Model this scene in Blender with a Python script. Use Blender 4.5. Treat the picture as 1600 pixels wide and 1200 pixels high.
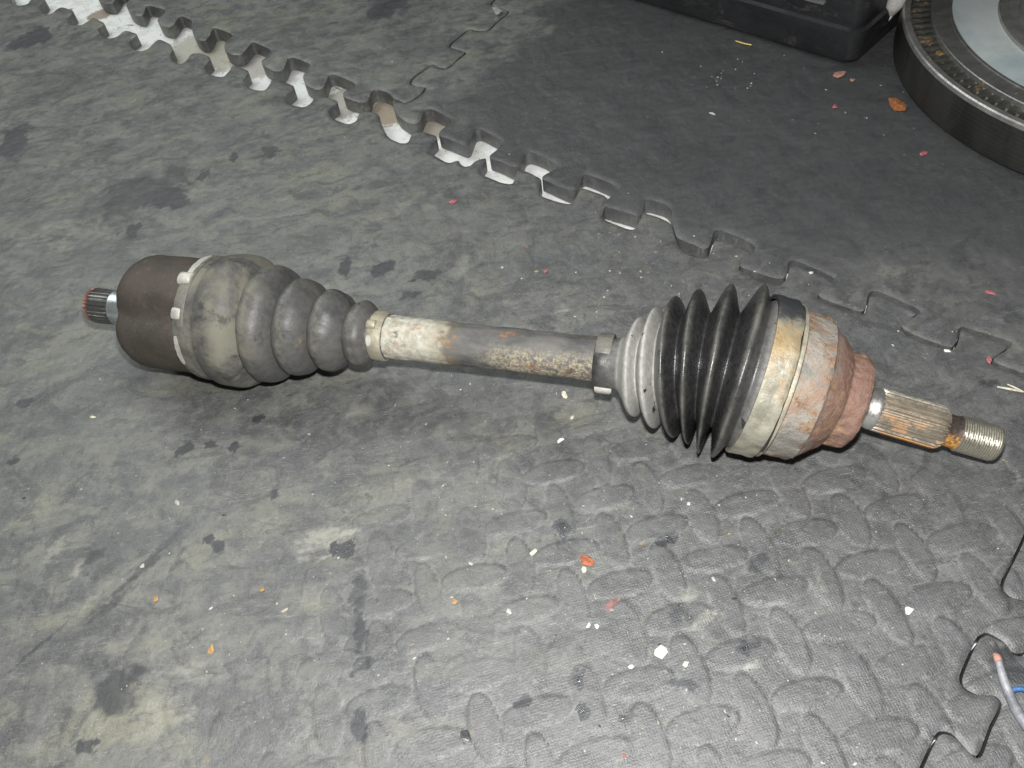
import bpy, bmesh, math, random
import numpy as np
from mathutils import Vector, Matrix, noise as mnoise

random.seed(7)
rng = np.random.default_rng(11)
scene = bpy.context.scene
for o in list(bpy.data.objects):
    bpy.data.objects.remove(o)
COL = scene.collection

# ------------------------------------------------------------------ camera
CAM_H = 0.42
PITCH = math.radians(49.7)
ROLL = math.radians(-9.0)
FPX = 1318.0                      # focal length in units of a 1600 px wide picture
cam = bpy.data.cameras.new('camera')
cam.sensor_width = 36.0
cam.lens = 36.0 * FPX / 1600.0
cam.clip_start = 0.01
cam.clip_end = 60.0
cam_ob = bpy.data.objects.new('camera', cam)
FW = np.array([0, math.cos(PITCH), -math.sin(PITCH)])
_u0 = np.array([0, math.sin(PITCH), math.cos(PITCH)])
_r0 = np.array([1.0, 0, 0])
RT = math.cos(ROLL) * _r0 + math.sin(ROLL) * _u0
UP = -math.sin(ROLL) * _r0 + math.cos(ROLL) * _u0
CC = np.array([0, 0, CAM_H])
cam_ob.matrix_world = Matrix(((RT[0], UP[0], -FW[0], 0), (RT[1], UP[1], -FW[1], 0), (RT[2], UP[2], -FW[2], CAM_H), (0, 0, 0, 1)))
COL.objects.link(cam_ob)
scene.camera = cam_ob

# ------------------------------------------------------------------ light
world = bpy.data.worlds.new('World')
scene.world = world
world.use_nodes = True
bg = world.node_tree.nodes['Background']
bg.inputs[0].default_value = (0.90, 0.97, 1.0, 1)
bg.inputs[1].default_value = 0.07

flash = bpy.data.lights.new('camera_flash', 'POINT')      # built-in flash just above the lens
flash.energy = 19.0
flash.color = (1.0, 0.985, 0.965)
flash.shadow_soft_size = 0.010
flash_ob = bpy.data.objects.new('camera_flash', flash)
flash_ob.location = (0.009, 0.040, CAM_H + 0.036)
COL.objects.link(flash_ob)

shop = bpy.data.lights.new('shop_lamp', 'AREA')           # workshop lamp high behind the left of the mats
shop.shape = 'RECTANGLE'
shop.size = 1.3
shop.size_y = 0.9
shop.energy = 12.5
shop.color = (0.95, 1.0, 0.97)
shop_ob = bpy.data.objects.new('shop_lamp', shop)
shop_ob.location = (-0.72, 1.22, 1.15)
shop_ob.rotation_euler = (Vector((-0.58, 1.02, 0)) - Vector(shop_ob.location)).to_track_quat('-Z', 'Y').to_euler()
COL.objects.link(shop_ob)

scene.view_settings.view_transform = 'Standard'
scene.view_settings.look = 'None'
scene.view_settings.exposure = 0.0
scene.view_settings.gamma = 1.0

# ------------------------------------------------------------------ layout helpers
MAT_T = 0.0130                    # foam thickness


def ground(x, y, z=0.0):
    """point of the horizontal plane at height z measured at photo position x, y"""
    d = FW + (x - 800) / FPX * RT - (y - 600) / FPX * UP
    return CC + d * ((z - CAM_H) / d[2])


def depth(P):
    return float((np.asarray(P) - CC) @ FW)


def photo_x(P):
    q = np.asarray(P) - CC
    return 800 + FPX * (q @ RT) / (q @ FW)


def tag(o, label=None, cat=None, group=None, kind=None):
    if label: o['label'] = label
    if cat: o['category'] = cat
    if group: o['group'] = group
    if kind: o['kind'] = kind
    return o


def mesh_obj(name, verts, faces, mat, parent=None, smooth=None, matrix=None):
    me = bpy.data.meshes.new(name)
    me.from_pydata([tuple(v) for v in verts], [], [tuple(f) for f in faces])
    me.update()
    o = bpy.data.objects.new(name, me)
    COL.objects.link(o)
    if mat: me.materials.append(mat)
    if smooth is not None:
        me.shade_smooth()
        me.set_sharp_from_angle(angle=math.radians(smooth))
    if parent is not None: o.parent = parent
    if matrix is not None: o.matrix_local = matrix
    return o


def empty(name, loc):
    o = bpy.data.objects.new(name, None)
    o.location = loc
    o.empty_display_size = 0.02
    COL.objects.link(o)
    return o


# numpy value noise -------------------------------------------------
def _hash(ix, iy, seed):
    h = (ix.astype(np.int64) * 374761393 + iy.astype(np.int64) * 668265263 + seed * 974711) & 0x7fffffff
    h = ((h ^ (h >> 13)) * 1274126177) & 0x7fffffff
    return ((h ^ (h >> 16)) & 0xffff) / 65535.0


def vnoise(x, y, seed=0):
    ix = np.floor(x); iy = np.floor(y)
    fx = x - ix; fy = y - iy
    fx = fx * fx * fx * (fx * (fx * 6 - 15) + 10); fy = fy * fy * fy * (fy * (fy * 6 - 15) + 10)
    a = _hash(ix, iy, seed); b = _hash(ix + 1, iy, seed)
    c = _hash(ix, iy + 1, seed); d = _hash(ix + 1, iy + 1, seed)
    return (a * (1 - fx) + b * fx) * (1 - fy) + (c * (1 - fx) + d * fx) * fy


def fbm(x, y, seed=0, octv=4):
    s = 0; a = 0.5; t = 0
    for k in range(octv):
        s = s + a * vnoise(x * 2 ** k + 17.3 * k, y * 2 ** k - 9.1 * k, seed + k); t += a; a *= 0.55
    return s / t


def sstep(a, b, x):
    t = np.clip((x - a) / (b - a), 0, 1)
    return t * t * (3 - 2 * t)


# ------------------------------------------------------------------ material helper
class NT:
    def __init__(self, name):
        self.m = bpy.data.materials.new(name)
        self.m.use_nodes = True
        self.t = self.m.node_tree
        self.b = self.t.nodes['Principled BSDF']
        self.co = self.t.nodes.new('ShaderNodeTexCoord').outputs['Object']

    def n(self, typ, **kw):
        nd = self.t.nodes.new(typ)
        for k, v in kw.items(): setattr(nd, k, v)
        return nd

    def link(self, a, b): self.t.links.new(a, b)

    def setin(self, sock, v):
        if hasattr(v, 'default_value') or isinstance(v, bpy.types.NodeSocket): self.link(v, sock)
        else: sock.default_value = v

    def mapping(self, scale=(1, 1, 1), rot=(0, 0, 0), loc=(0, 0, 0)):
        mp = self.n('ShaderNodeMapping')
        self.link(self.co, mp.inputs[0])
        mp.inputs['Scale'].default_value = scale
        mp.inputs['Rotation'].default_value = rot
        mp.inputs['Location'].default_value = loc
        return mp.outputs[0]

    def noise(self, scale, detail=4, rough=0.55, dist=0.0, stretch=(1, 1, 1), rot=(0, 0, 0), loc=(0, 0, 0)):
        nd = self.n('ShaderNodeTexNoise')
        self.link(self.mapping(stretch, rot, loc), nd.inputs['Vector'])
        nd.inputs['Scale'].default_value = scale
        nd.inputs['Detail'].default_value = detail
        nd.inputs['Roughness'].default_value = rough
        nd.inputs['Distortion'].default_value = dist
        return nd.outputs[0]

    def voronoi(self, scale, feature='F1', stretch=(1, 1, 1)):
        nd = self.n('ShaderNodeTexVoronoi', feature=feature)
        self.link(self.mapping(stretch), nd.inputs['Vector'])
        nd.inputs['Scale'].default_value = scale
        return nd.outputs['Distance']

    def ramp(self, s, lo, hi, a=0.0, b=1.0):
        nd = self.n('ShaderNodeMapRange', interpolation_type='SMOOTHSTEP')
        self.setin(nd.inputs[0], s)
        nd.inputs[1].default_value = lo; nd.inputs[2].default_value = hi
        nd.inputs[3].default_value = a; nd.inputs[4].default_value = b
        return nd.outputs[0]

    def math(self, op, a, b=0.0):
        nd = self.n('ShaderNodeMath', operation=op)
        self.setin(nd.inputs[0], a); self.setin(nd.inputs[1], b)
        return nd.outputs[0]

    def axis(self, i):
        nd = self.n('ShaderNodeSeparateXYZ'); self.link(self.co, nd.inputs[0])
        return nd.outputs[i]

    def attr(self, name):
        return self.n('ShaderNodeAttribute', attribute_name=name).outputs['Fac']

    def mix(self, fac, a, b):
        nd = self.n('ShaderNodeMix', data_type='RGBA')
        self.setin(nd.inputs[0], fac); self.setin(nd.inputs[6], a); self.setin(nd.inputs[7], b)
        return nd.outputs[2]

    def mixf(self, fac, a, b):
        nd = self.n('ShaderNodeMix', data_type='FLOAT')
        self.setin(nd.inputs[0], fac); self.setin(nd.inputs[2], a); self.setin(nd.inputs[3], b)
        return nd.outputs[0]

    def bump(self, h, dist=0.0005, strength=1.0, prev=None):
        nd = self.n('ShaderNodeBump')
        nd.inputs['Distance'].default_value = dist
        nd.inputs['Strength'].default_value = strength
        self.link(h, nd.inputs['Height'])
        if prev is not None: self.link(prev, nd.inputs['Normal'])
        return nd.outputs[0]

    def out(self, col=None, rough=0.6, metal=0.0, normal=None, spec=0.5):
        if col is not None: self.setin(self.b.inputs['Base Color'], col)
        self.setin(self.b.inputs['Roughness'], rough)
        self.setin(self.b.inputs['Metallic'], metal)
        self.setin(self.b.inputs['Specular IOR Level'], spec)
        if normal is not None: self.link(normal, self.b.inputs['Normal'])
        return self.m


def c(r, g, b): return (r, g, b, 1.0)


def simple(name, col, rough=0.6, metal=0.0, var=0.25, scale=400, bump=0.0003):
    t = NT(name)
    nz = t.noise(scale, 4)
    k = t.mix(t.ramp(nz, 0.3, 0.7), c(*[v * (1 - var) for v in col]), c(*[min(1, v * (1 + var)) for v in col]))
    return t.out(k, rough, metal, t.bump(nz, bump))


# ------------------------------------------------------------------ materials
def mat_foam():
    t = NT('eva_foam')
    dust = t.attr('dust'); oil = t.attr('oil'); rim = t.attr('rim'); oval = t.attr('oval'); pale = t.attr('pale')
    big = t.noise(9, 5, 0.6)
    streak = t.noise(17, 8, 0.68, 1.3, (1, 1.7, 1), (0, 0, math.radians(-30)))
    mid = t.noise(55, 7, 0.68, 0.4)
    fine = t.noise(190, 6, 0.68)
    grain = t.noise(1300, 3, 0.75)
    col = t.mix(t.ramp(mid, 0.3, 0.7), c(0.062, 0.064, 0.067), c(0.106, 0.109, 0.112))
    # dust film, olive grey, broken up in streaks
    dm = t.math('MULTIPLY', dust, t.ramp(t.math('ADD', t.math('MULTIPLY', streak, 0.65), t.math('MULTIPLY', mid, 0.35)), 0.43, 0.575, 0.0, 1.0))
    col = t.mix(t.math('MULTIPLY', dm, 0.80), col, c(0.185, 0.185, 0.155))
    ol = t.math('MULTIPLY', t.ramp(t.noise(13, 6, 0.66, 0.8, (1, 1.8, 1), (0, 0, math.radians(-30)), (3, 1, 0)), 0.52, 0.70), dust)
    col = t.mix(t.math('MULTIPLY', ol, 0.62), col, c(0.245, 0.240, 0.160))
    # darker scuffs rubbed into the dust
    sc = t.ramp(t.noise(22, 8, 0.70, 1.5, (1, 1.5, 1), (0, 0, math.radians(-45)), (7, 2, 0)), 0.53, 0.61)
    col = t.mix(t.math('MULTIPLY', sc, 0.72), col, c(0.042, 0.044, 0.044))
    sp2 = t.ramp(t.noise(75, 4, 0.6, 0.3, (1, 1, 1), (0, 0, 0), (1, 9, 0)), 0.64, 0.68)
    col = t.mix(t.math('MULTIPLY', sp2, 0.65), col, c(0.042, 0.044, 0.046))
    lg = t.ramp(t.noise(6.5, 6, 0.62, 0.8, (1, 1.5, 1), (0, 0, math.radians(-35)), (2, 5, 0)), 0.50, 0.66)
    col = t.mix(t.math('MULTIPLY', lg, 0.42), col, c(0.046, 0.048, 0.049))
    # fine pale scratches
    for r, s, lo in ((-55, 60, 0.635), (-25, 48, 0.645), (25, 40, 0.66), (70, 70, 0.66)):
        sk = t.ramp(t.noise(s, 6, 0.62, 0.5, (1, 9.0, 1), (0, 0, math.radians(r)), (r, 1, 0)), lo, lo + 0.10)
        col = t.mix(t.math('MULTIPLY', sk, 0.42), col, c(0.36, 0.355, 0.315))
    for r, s, lo in ((-48, 120, 0.635), (-12, 95, 0.645), (38, 110, 0.65), (80, 90, .66)):
        sk = t.ramp(t.noise(s, 4, 0.6, 0.8, (1, 22.0, 1), (0, 0, math.radians(r)), (r, 3, 0)), lo, lo + 0.06)
        col = t.mix(t.math('MULTIPLY', sk, t.ramp(big, .4, .6, .15, .75)), col, c(0.42, 0.41, 0.36))
    dk = t.ramp(t.noise(70, 4, 0.6, 1.0, (1, 12.0, 1), (0, 0, math.radians(-50)), (5, 8, 0)), .66, .74)
    col = t.mix(t.math('MULTIPLY', dk, .5), col, c(0.06, 0.06, 0.06))
    col = t.mix(t.ramp(fine, .32, .5, .45, 0.0), col, c(0.045, 0.047, 0.049))
    col = t.mix(t.ramp(fine, .52, .72, 0.0, .35), col, c(0.26, 0.26, 0.245))
    col = t.mix(t.math('MULTIPLY', t.math('MULTIPLY', oval, t.ramp(mid, .38, .56)), 0.45), col, c(0.065, 0.068, 0.072))
    col = t.mix(t.math('MULTIPLY', rim, t.ramp(mid, 0.40, 0.64, 0.0, 0.42)), col, c(0.26, 0.26, 0.245))
    col = t.mix(t.math('MULTIPLY', t.attr('crevice_shade'), t.ramp(t.noise(40, 5, .65, .2, (1, 1, 1), (0, 0, 0), (4, 4, 0)), .36, .56, .10, .80)), col, c(0.040, 0.041, 0.043))  # dark line round each oval: relief shading painted into the colour
    pm = t.math('MULTIPLY', pale, t.ramp(t.math('ADD', t.math('MULTIPLY', t.noise(60, 6, 0.7, 0.8, (1, 3, 1), (0, 0, 0.6)), .5), t.math('MULTIPLY', mid, .5)), 0.42, 0.60))
    col = t.mix(t.math('MULTIPLY', pm, .8), col, c(0.40, 0.39, 0.33))
    # tiny embedded specks
    sp = t.ramp(t.voronoi(230), 0.12, 0.05)
    spm = t.math('MULTIPLY', sp, t.ramp(t.noise(35, 3), 0.52, 0.62))
    col = t.mix(t.math('MULTIPLY', spm, 0.7), col, c(0.48, 0.47, 0.42))
    col = t.mix(t.ramp(grain, .35, .75, 0, .28), col, c(0.30, 0.30, 0.29))
    om = t.ramp(t.math('ADD', oil, t.math('MULTIPLY', t.math('SUBTRACT', t.math('ADD', t.math('MULTIPLY', mid, .5), t.math('MULTIPLY', fine, .5)), 0.5), 1.3)), 0.12, 0.66)
    om = t.math('MULTIPLY', om, t.ramp(oil, 0.02, 0.2))
    col = t.mix(t.math('MULTIPLY', om, 0.92), col, c(0.034, 0.036, 0.041))
    wet = t.ramp(oil, .93, .99)
    rough = t.mixf(om, t.ramp(t.math('ADD', t.math('MULTIPLY', mid, .6), t.math('MULTIPLY', big, .4)), 0.35, 0.65, 0.33, 0.52), t.mixf(wet, .48, .16))
    # woven emboss, about 1.3 mm squares
    w1 = t.n('ShaderNodeTexWave', wave_type='BANDS', bands_direction='X'); w2 = t.n('ShaderNodeTexWave', wave_type='BANDS', bands_direction='X')
    for w, a in ((w1, -8), (w2, 82)):
        t.link(t.mapping((1, 1, 1), (0, 0, math.radians(a))), w.inputs['Vector'])
        w.inputs['Scale'].default_value = 215.0
        w.inputs['Distortion'].default_value = 0.5
    weave = t.math('MULTIPLY', t.math('MULTIPLY', w1.outputs[1], w2.outputs[1]), t.ramp(t.math('ADD', t.math('MULTIPLY', dust, -1.0), mid), -.45, .35, .15, 1.0))
    nrm = t.bump(weave, 0.00009, 0.8)
    nrm = t.bump(mid, 0.0016, 0.45, nrm)
    nrm = t.bump(fine, 0.0009, 0.6, nrm)
    nrm = t.bump(grain, 0.0004, 0.7, nrm)
    return t.out(col, rough, 0.0, nrm, 0.95)


def mat_floor():
    t = NT('white_floor')
    nz = t.noise(90, 6, 0.7)
    col = t.mix(t.ramp(nz, 0.45, 0.62), c(0.86, 0.87, 0.86), c(0.72, 0.72, 0.68))
    d = t.ramp(t.noise(26, 6, 0.75, 0.6), 0.60, 0.66)
    col = t.mix(t.math('MULTIPLY', d, 0.85), col, c(0.20, 0.165, 0.115))
    geo = t.n('ShaderNodeNewGeometry').outputs['Position']
    for fx, fy, fr, kc in ((604, 176, .026, c(0.27, 0.20, 0.125)), (679, 197, .022, c(0.30, 0.25, 0.19)), (300, 82, .045, c(0.42, 0.40, 0.34)), (352, 84, .040, c(0.40, 0.38, 0.31)), (405, 100, .030, c(0.42, 0.40, 0.36)), (157, 22, .016, c(0.26, 0.19, 0.13)), (537, 160, .030, c(0.38, 0.36, 0.32))):
        vd = t.n('ShaderNodeVectorMath', operation='DISTANCE'); t.link(geo, vd.inputs[0]); P_ = ground(fx, fy, -MAT_T); vd.inputs[1].default_value = tuple(P_)
        dd = t.math('ADD', vd.outputs['Value'], t.math('MULTIPLY', t.math('SUBTRACT', t.noise(120, 6, .75), .5), fr * 1.6))
        col = t.mix(t.math('MULTIPLY', t.ramp(dd, fr * 1.05, fr * .75), .85), col, kc)
    s = t.ramp(t.noise(260, 3, 0.6), 0.66, 0.70)
    col = t.mix(t.math('MULTIPLY', s, 0.8), col, c(0.09, 0.09, 0.08))
    return t.out(col, 0.55, 0, t.bump(nz, 0.0004))


def mat_housing_brown():
    t = NT('brown_rusted_steel')
    n1 = t.noise(55, 6, 0.65); n2 = t.noise(700, 3, 0.7); n3 = t.noise(160, 5, 0.6, 0, (1, 1, 1), (0, 0, 0), (4, 0, 0))
    col = t.mix(t.ramp(n1, 0.35, 0.65), c(0.064, 0.057, 0.049), c(0.092, 0.073, 0.058))
    col = t.mix(t.ramp(n3, 0.55, 0.75, 0, 0.6), col, c(0.13, 0.13, 0.115))
    col = t.mix(t.ramp(n2, 0.62, 0.72, 0, 0.5), col, c(0.22, 0.15, 0.09))
    return t.out(col, t.ramp(n1, 0.3, 0.7, 0.55, 0.75), 0.25, t.bump(n2, 0.0006, 0.6))


def mat_inner_boot():
    t = NT('dusty_rubber')
    n1 = t.noise(38, 6, 0.62, 0.4); n2 = t.noise(260, 5, 0.65); x = t.axis(0)
    col = t.mix(t.ramp(n2, 0.3, 0.7), c(0.052, 0.053, 0.056), c(0.084, 0.083, 0.082))
    big = t.ramp(x, 0.034, 0.004)            # more dust towards the big end
    dm = t.math('MULTIPLY', t.ramp(n1, 0.38, 0.60, 0.15, 1.0), t.math('ADD', t.math('MULTIPLY', big, 0.78), 0.18))
    col = t.mix(dm, col, c(0.190, 0.182, 0.143))
    rb = t.math('MULTIPLY', t.attr('ridge'), t.ramp(n2, 0.38, 0.62, 0.1, 0.8))
    col = t.mix(t.math('MULTIPLY', rb, 0.55), col, c(0.21, 0.20, 0.155))
    w = t.math('MULTIPLY', t.ramp(t.noise(50, 6, 0.72, 0.4, (1, 1, 1), (0, 0, 0), (9, 3, 1)), 0.56, 0.66), 0.75)
    col = t.mix(w, col, c(0.035, 0.036, 0.038))
    y = t.ramp(t.noise(70, 4, 0.6, 0, (1, 1, 1), (0, 0, 0), (2, 8, 5)), 0.68, 0.74, 0, 0.5)
    col = t.mix(y, col, c(0.26, 0.18, 0.07))
    rough = t.mixf(dm, 0.42, 0.80)
    return t.out(col, rough, 0, t.bump(n2, 0.0006, 0.6), 0.5)


def mat_outer_boot():
    t = NT('black_rubber_bellows')
    n1 = t.noise(45, 6, 0.65, 0.3); n2 = t.noise(330, 5, 0.65); n3 = t.noise(1200, 2)
    g = t.attr('grey')                         # dried grease dust on the small folds
    col = t.mix(t.ramp(n2, 0.3, 0.7), c(0.020, 0.020, 0.021), c(0.040, 0.040, 0.040))
    dm = t.math('MULTIPLY', t.ramp(n1, 0.50, 0.74), 0.40)
    col = t.mix(dm, col, c(0.085, 0.082, 0.072))
    rb = t.math('MULTIPLY', t.attr('ridge'), t.ramp(n1, 0.36, 0.62, 0.0, 0.8))
    col = t.mix(t.math('MULTIPLY', rb, 0.6), col, c(0.17, 0.165, 0.14))
    chip = t.ramp(t.noise(110, 4, 0.6), 0.66, 0.62)
    gm = t.math('MULTIPLY', g, chip)
    col = t.mix(gm, col, t.mix(t.ramp(n2, 0.3, 0.7), c(0.27, 0.265, 0.245), c(0.38, 0.375, 0.35)))
    rough = t.mixf(t.math('MAXIMUM', gm, dm), t.ramp(n2, 0.3, 0.7, 0.22, 0.36), 0.8)
    return t.out(col, rough, 0, t.bump(n3, 0.0002, 0.4, t.bump(n2, 0.0006, 0.5)), 0.5)


def mat_shaft():
    t = NT('corroded_shaft_steel')
    x = t.axis(0); z = t.axis(2)
    n1 = t.noise(45, 6, 0.68, 0.3, (0.7, 1, 1)); n2 = t.noise(240, 6, 0.7); n3 = t.noise(95, 6, 0.65, 0.2, (0.6, 1, 1), (0, 0, 0), (5, 1, 3)); n4 = t.noise(700, 4, 0.7)
    col = t.mix(t.ramp(n1, 0.35, 0.65), c(0.070, 0.070, 0.071), c(0.135, 0.132, 0.125))
    ru = t.ramp(n3, 0.56, 0.68, 0, 0.8)
    # pale flaking strip low on the near side, towards the outer joint
    low = t.math('MULTIPLY', t.ramp(t.attr('low'), 0.25, 0.75), t.ramp(x, 0.055, 0.085))
    low = t.math('MULTIPLY', low, t.ramp(n2, 0.38, 0.56))
    col = t.mix(low, col, t.mix(t.ramp(n4, 0.35, 0.65), c(0.18, 0.135, 0.08), c(0.40, 0.375, 0.29)))
    # whitish coat on the inner third
    xe = t.math('ADD', x, t.math('MULTIPLY', t.math('SUBTRACT', n1, 0.5), 0.030))
    wh = t.ramp(xe, 0.047, 0.041)
    wcol = t.mix(t.ramp(n2, 0.35, 0.65), c(0.34, 0.325, 0.265), c(0.54, 0.52, 0.44))
    dk = t.ramp(t.noise(80, 5, 0.7, 0.4, (0.5, 1, 1), (0, 0, 0), (1, 7, 2)), 0.62, 0.70, 0, 0.8)
    wcol = t.mix(dk, wcol, c(0.11, 0.11, 0.10))
    col = t.mix(wh, col, wcol)
    tr = t.math('MULTIPLY', t.ramp(xe, 0.030, 0.042), t.ramp(xe, 0.056, 0.044))
    col = t.mix(t.math('MULTIPLY', tr, t.ramp(n2, 0.4, 0.6, 0.1, 0.8)), col, c(0.20, 0.155, 0.085))
    col = t.mix(t.math('MULTIPLY', ru, t.ramp(n4, 0.3, 0.6, 0.3, 1.0)), col, t.mix(t.ramp(n4, 0.35, 0.65), c(0.23, 0.095, 0.04), c(0.36, 0.20, 0.085)))
    return t.out(col, t.ramp(n2, 0.3, 0.7, 0.5, 0.8), 0.15, t.bump(n4, 0.0004, 0.6, t.bump(n2, 0.0010, 0.6)))


def mat_clamp(name, base, pale, rust, dark_top=False):
    t = NT(name)
    n1 = t.noise(70, 6, 0.66); n2 = t.noise(420, 5, 0.7); n3 = t.noise(50, 7, 0.72, 0.3, (1, 1, 1), (0, 0, 0), (3, 9, 4))
    col = t.mix(t.ramp(n1, 0.34, 0.64), base, pale)
    col = t.mix(t.ramp(n3, 0.52, 0.70, 0, rust), col, t.mix(t.ramp(n2, .35, .65), c(0.22, 0.12, 0.06), c(0.42, 0.29, 0.14)))
    col = t.mix(t.ramp(n2, 0.62, 0.70, 0, 0.5), col, c(0.10, 0.10, 0.09))
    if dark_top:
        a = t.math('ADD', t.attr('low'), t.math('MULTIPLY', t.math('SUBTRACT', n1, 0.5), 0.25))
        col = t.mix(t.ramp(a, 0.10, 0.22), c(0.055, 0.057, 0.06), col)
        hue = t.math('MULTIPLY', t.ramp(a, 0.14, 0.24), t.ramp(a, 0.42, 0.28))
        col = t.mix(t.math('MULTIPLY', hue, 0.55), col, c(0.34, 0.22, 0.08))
    return t.out(col, t.ramp(n2, 0.3, 0.7, 0.42, 0.7), 0.35, t.bump(n2, 0.0006, 0.7))


def mat_outer_housing():
    t = NT('mottled_rusted_casting')
    x = t.axis(0)
    n1 = t.noise(42, 7, 0.70, 0.3); n2 = t.noise(230, 6, 0.7); n3 = t.noise(60, 8, 0.74, 0.4, (1, 1, 1), (0, 0, 0), (6, 2, 8)); n4 = t.noise(900, 3, 0.7)
    n5 = t.noise(30, 7, 0.72, 0.3, (1, 1, 1), (0, 0, 0), (1, 6, 4))
    xr = t.math('ADD', x, t.math('MULTIPLY', t.math('SUBTRACT', n1, 0.5), 0.030))
    red = t.ramp(xr, 0.020, 0.028)
    col = t.mix(t.ramp(n1, 0.36, 0.64), c(0.21, 0.20, 0.185), c(0.36, 0.335, 0.28))
    col = t.mix(t.ramp(n5, 0.50, 0.66, 0, 0.7), col, c(0.33, 0.195, 0.125))
    col = t.mix(t.ramp(n3, 0.47, 0.60, 0, 0.92), col, t.mix(t.ramp(n2, 0.35, 0.65), c(0.18, 0.092, 0.052), c(0.35, 0.215, 0.115)))
    rcol = t.mix(t.ramp(n2, 0.3, 0.7), c(0.20, 0.100, 0.075), c(0.295, 0.172, 0.130))
    rcol = t.mix(t.ramp(n3, 0.50, 0.66, 0, 0.75), rcol, c(0.40, 0.27, 0.17))
    rcol = t.mix(t.ramp(n5, 0.54, 0.70, 0, 0.5), rcol, c(0.15, 0.10, 0.085))
    col = t.mix(t.math('MULTIPLY', red, 0.88), col, rcol)
    col = t.mix(t.ramp(n4, 0.62, 0.74, 0, 0.6), col, c(0.08, 0.06, 0.045))
    return t.out(col, t.ramp(n2, 0.3, 0.7, 0.55, 0.85), 0.1, t.bump(n4, 0.0005, 0.7, t.bump(n2, 0.0018, 0.8, t.bump(n3, .002, .5))))


def mat_steel(name, col=(0.52, 0.51, 0.48), rough=0.28, rust=0.0, rust_col=((0.30, 0.11, 0.04), (0.52, 0.28, 0.07)), metal=0.72, low=False):
    t = NT(name)
    n1 = t.noise(90, 6, 0.66, 0.2, (0.6, 1, 1)); n2 = t.noise(600, 4, 0.7)
    k = t.mix(t.ramp(n1, 0.35, 0.65), c(*[v * 0.72 for v in col]), c(*col))
    r = t.ramp(n2, 0.3, 0.7, rough - 0.06, rough + 0.12); m = metal
    if rust:
        ru = t.math('MULTIPLY', t.ramp(t.noise(75, 6, 0.7, 0.2, (0.8, 1, 1), (0, 0, 0), (2, 5, 1)), 0.62 - rust * 0.12, 0.70 - rust * 0.12), t.ramp(n2, 0.3, 0.55, 0.4, 1))
        if low: ru = t.math('MULTIPLY', ru, t.ramp(t.math('ADD', t.attr('low'), t.math('MULTIPLY', t.math('SUBTRACT', n1, .5), 1.1)), .35, .75, .12, 1.0))
        k = t.mix(ru, k, t.mix(t.ramp(n2, 0.35, 0.7), c(*rust_col[0]), c(*rust_col[1])))
        r = t.mixf(ru, r, 0.8); m = t.mixf(ru, metal, 0.0)
    return t.out(k, r, m, t.bump(n2, 0.0002, 0.5))


def mat_crate():
    t = NT('black_crate_plastic')
    n1 = t.noise(14, 6, 0.65, 0.5, (1, 1, 3)); n2 = t.noise(120, 6, 0.7)
    col = t.mix(t.ramp(n1, 0.35, 0.65), c(0.014, 0.015, 0.017), c(0.026, 0.027, 0.029))
    col = t.mix(t.math('MULTIPLY', t.ramp(t.noise(26, 7, 0.78, 1.2, (1, 1, 2.5)), 0.55, 0.70), 0.6), col, c(0.13, 0.115, 0.095))
    return t.out(col, t.ramp(n2, 0.3, 0.7, 0.35, 0.6), 0, t.bump(n2, 0.0006, 0.5))


def mat_drum():
    t = NT('dark_oiled_steel')
    n1 = t.noise(30, 6, 0.6, 0.3, (1, 1, 0.3)); n2 = t.noise(500, 4, 0.7)
    z = t.n('ShaderNodeTexWave', bands_direction='Z'); t.link(t.co, z.inputs['Vector']); z.inputs['Scale'].default_value = 90; z.inputs['Distortion'].default_value = 2.0
    col = t.mix(t.ramp(n1, 0.35, 0.65), c(0.030, 0.030, 0.029), c(0.062, 0.061, 0.056))
    col = t.mix(t.math('MULTIPLY', z.outputs[1], 0.07), col, c(0.16, 0.155, 0.135))
    return t.out(col, t.ramp(n2, 0.3, 0.7, 0.34, 0.5), 0.6, t.bump(n2, 0.0003, 0.5))


def mat_disc():
    t = NT('machined_clutch_face')
    n1 = t.noise(7, 5, 0.6, 0.5); n2 = t.noise(300, 4, 0.6)
    col = t.mix(t.ramp(n1, 0.35, 0.65), c(0.42, 0.52, 0.54), c(0.74, 0.80, 0.79))  # pale blue tones painted in place of a bright ceiling reflection
    return t.out(col, t.ramp(n1, 0.3, 0.7, 0.16, 0.3), 0.2, t.bump(n2, 0.0001, 0.4))


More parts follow.
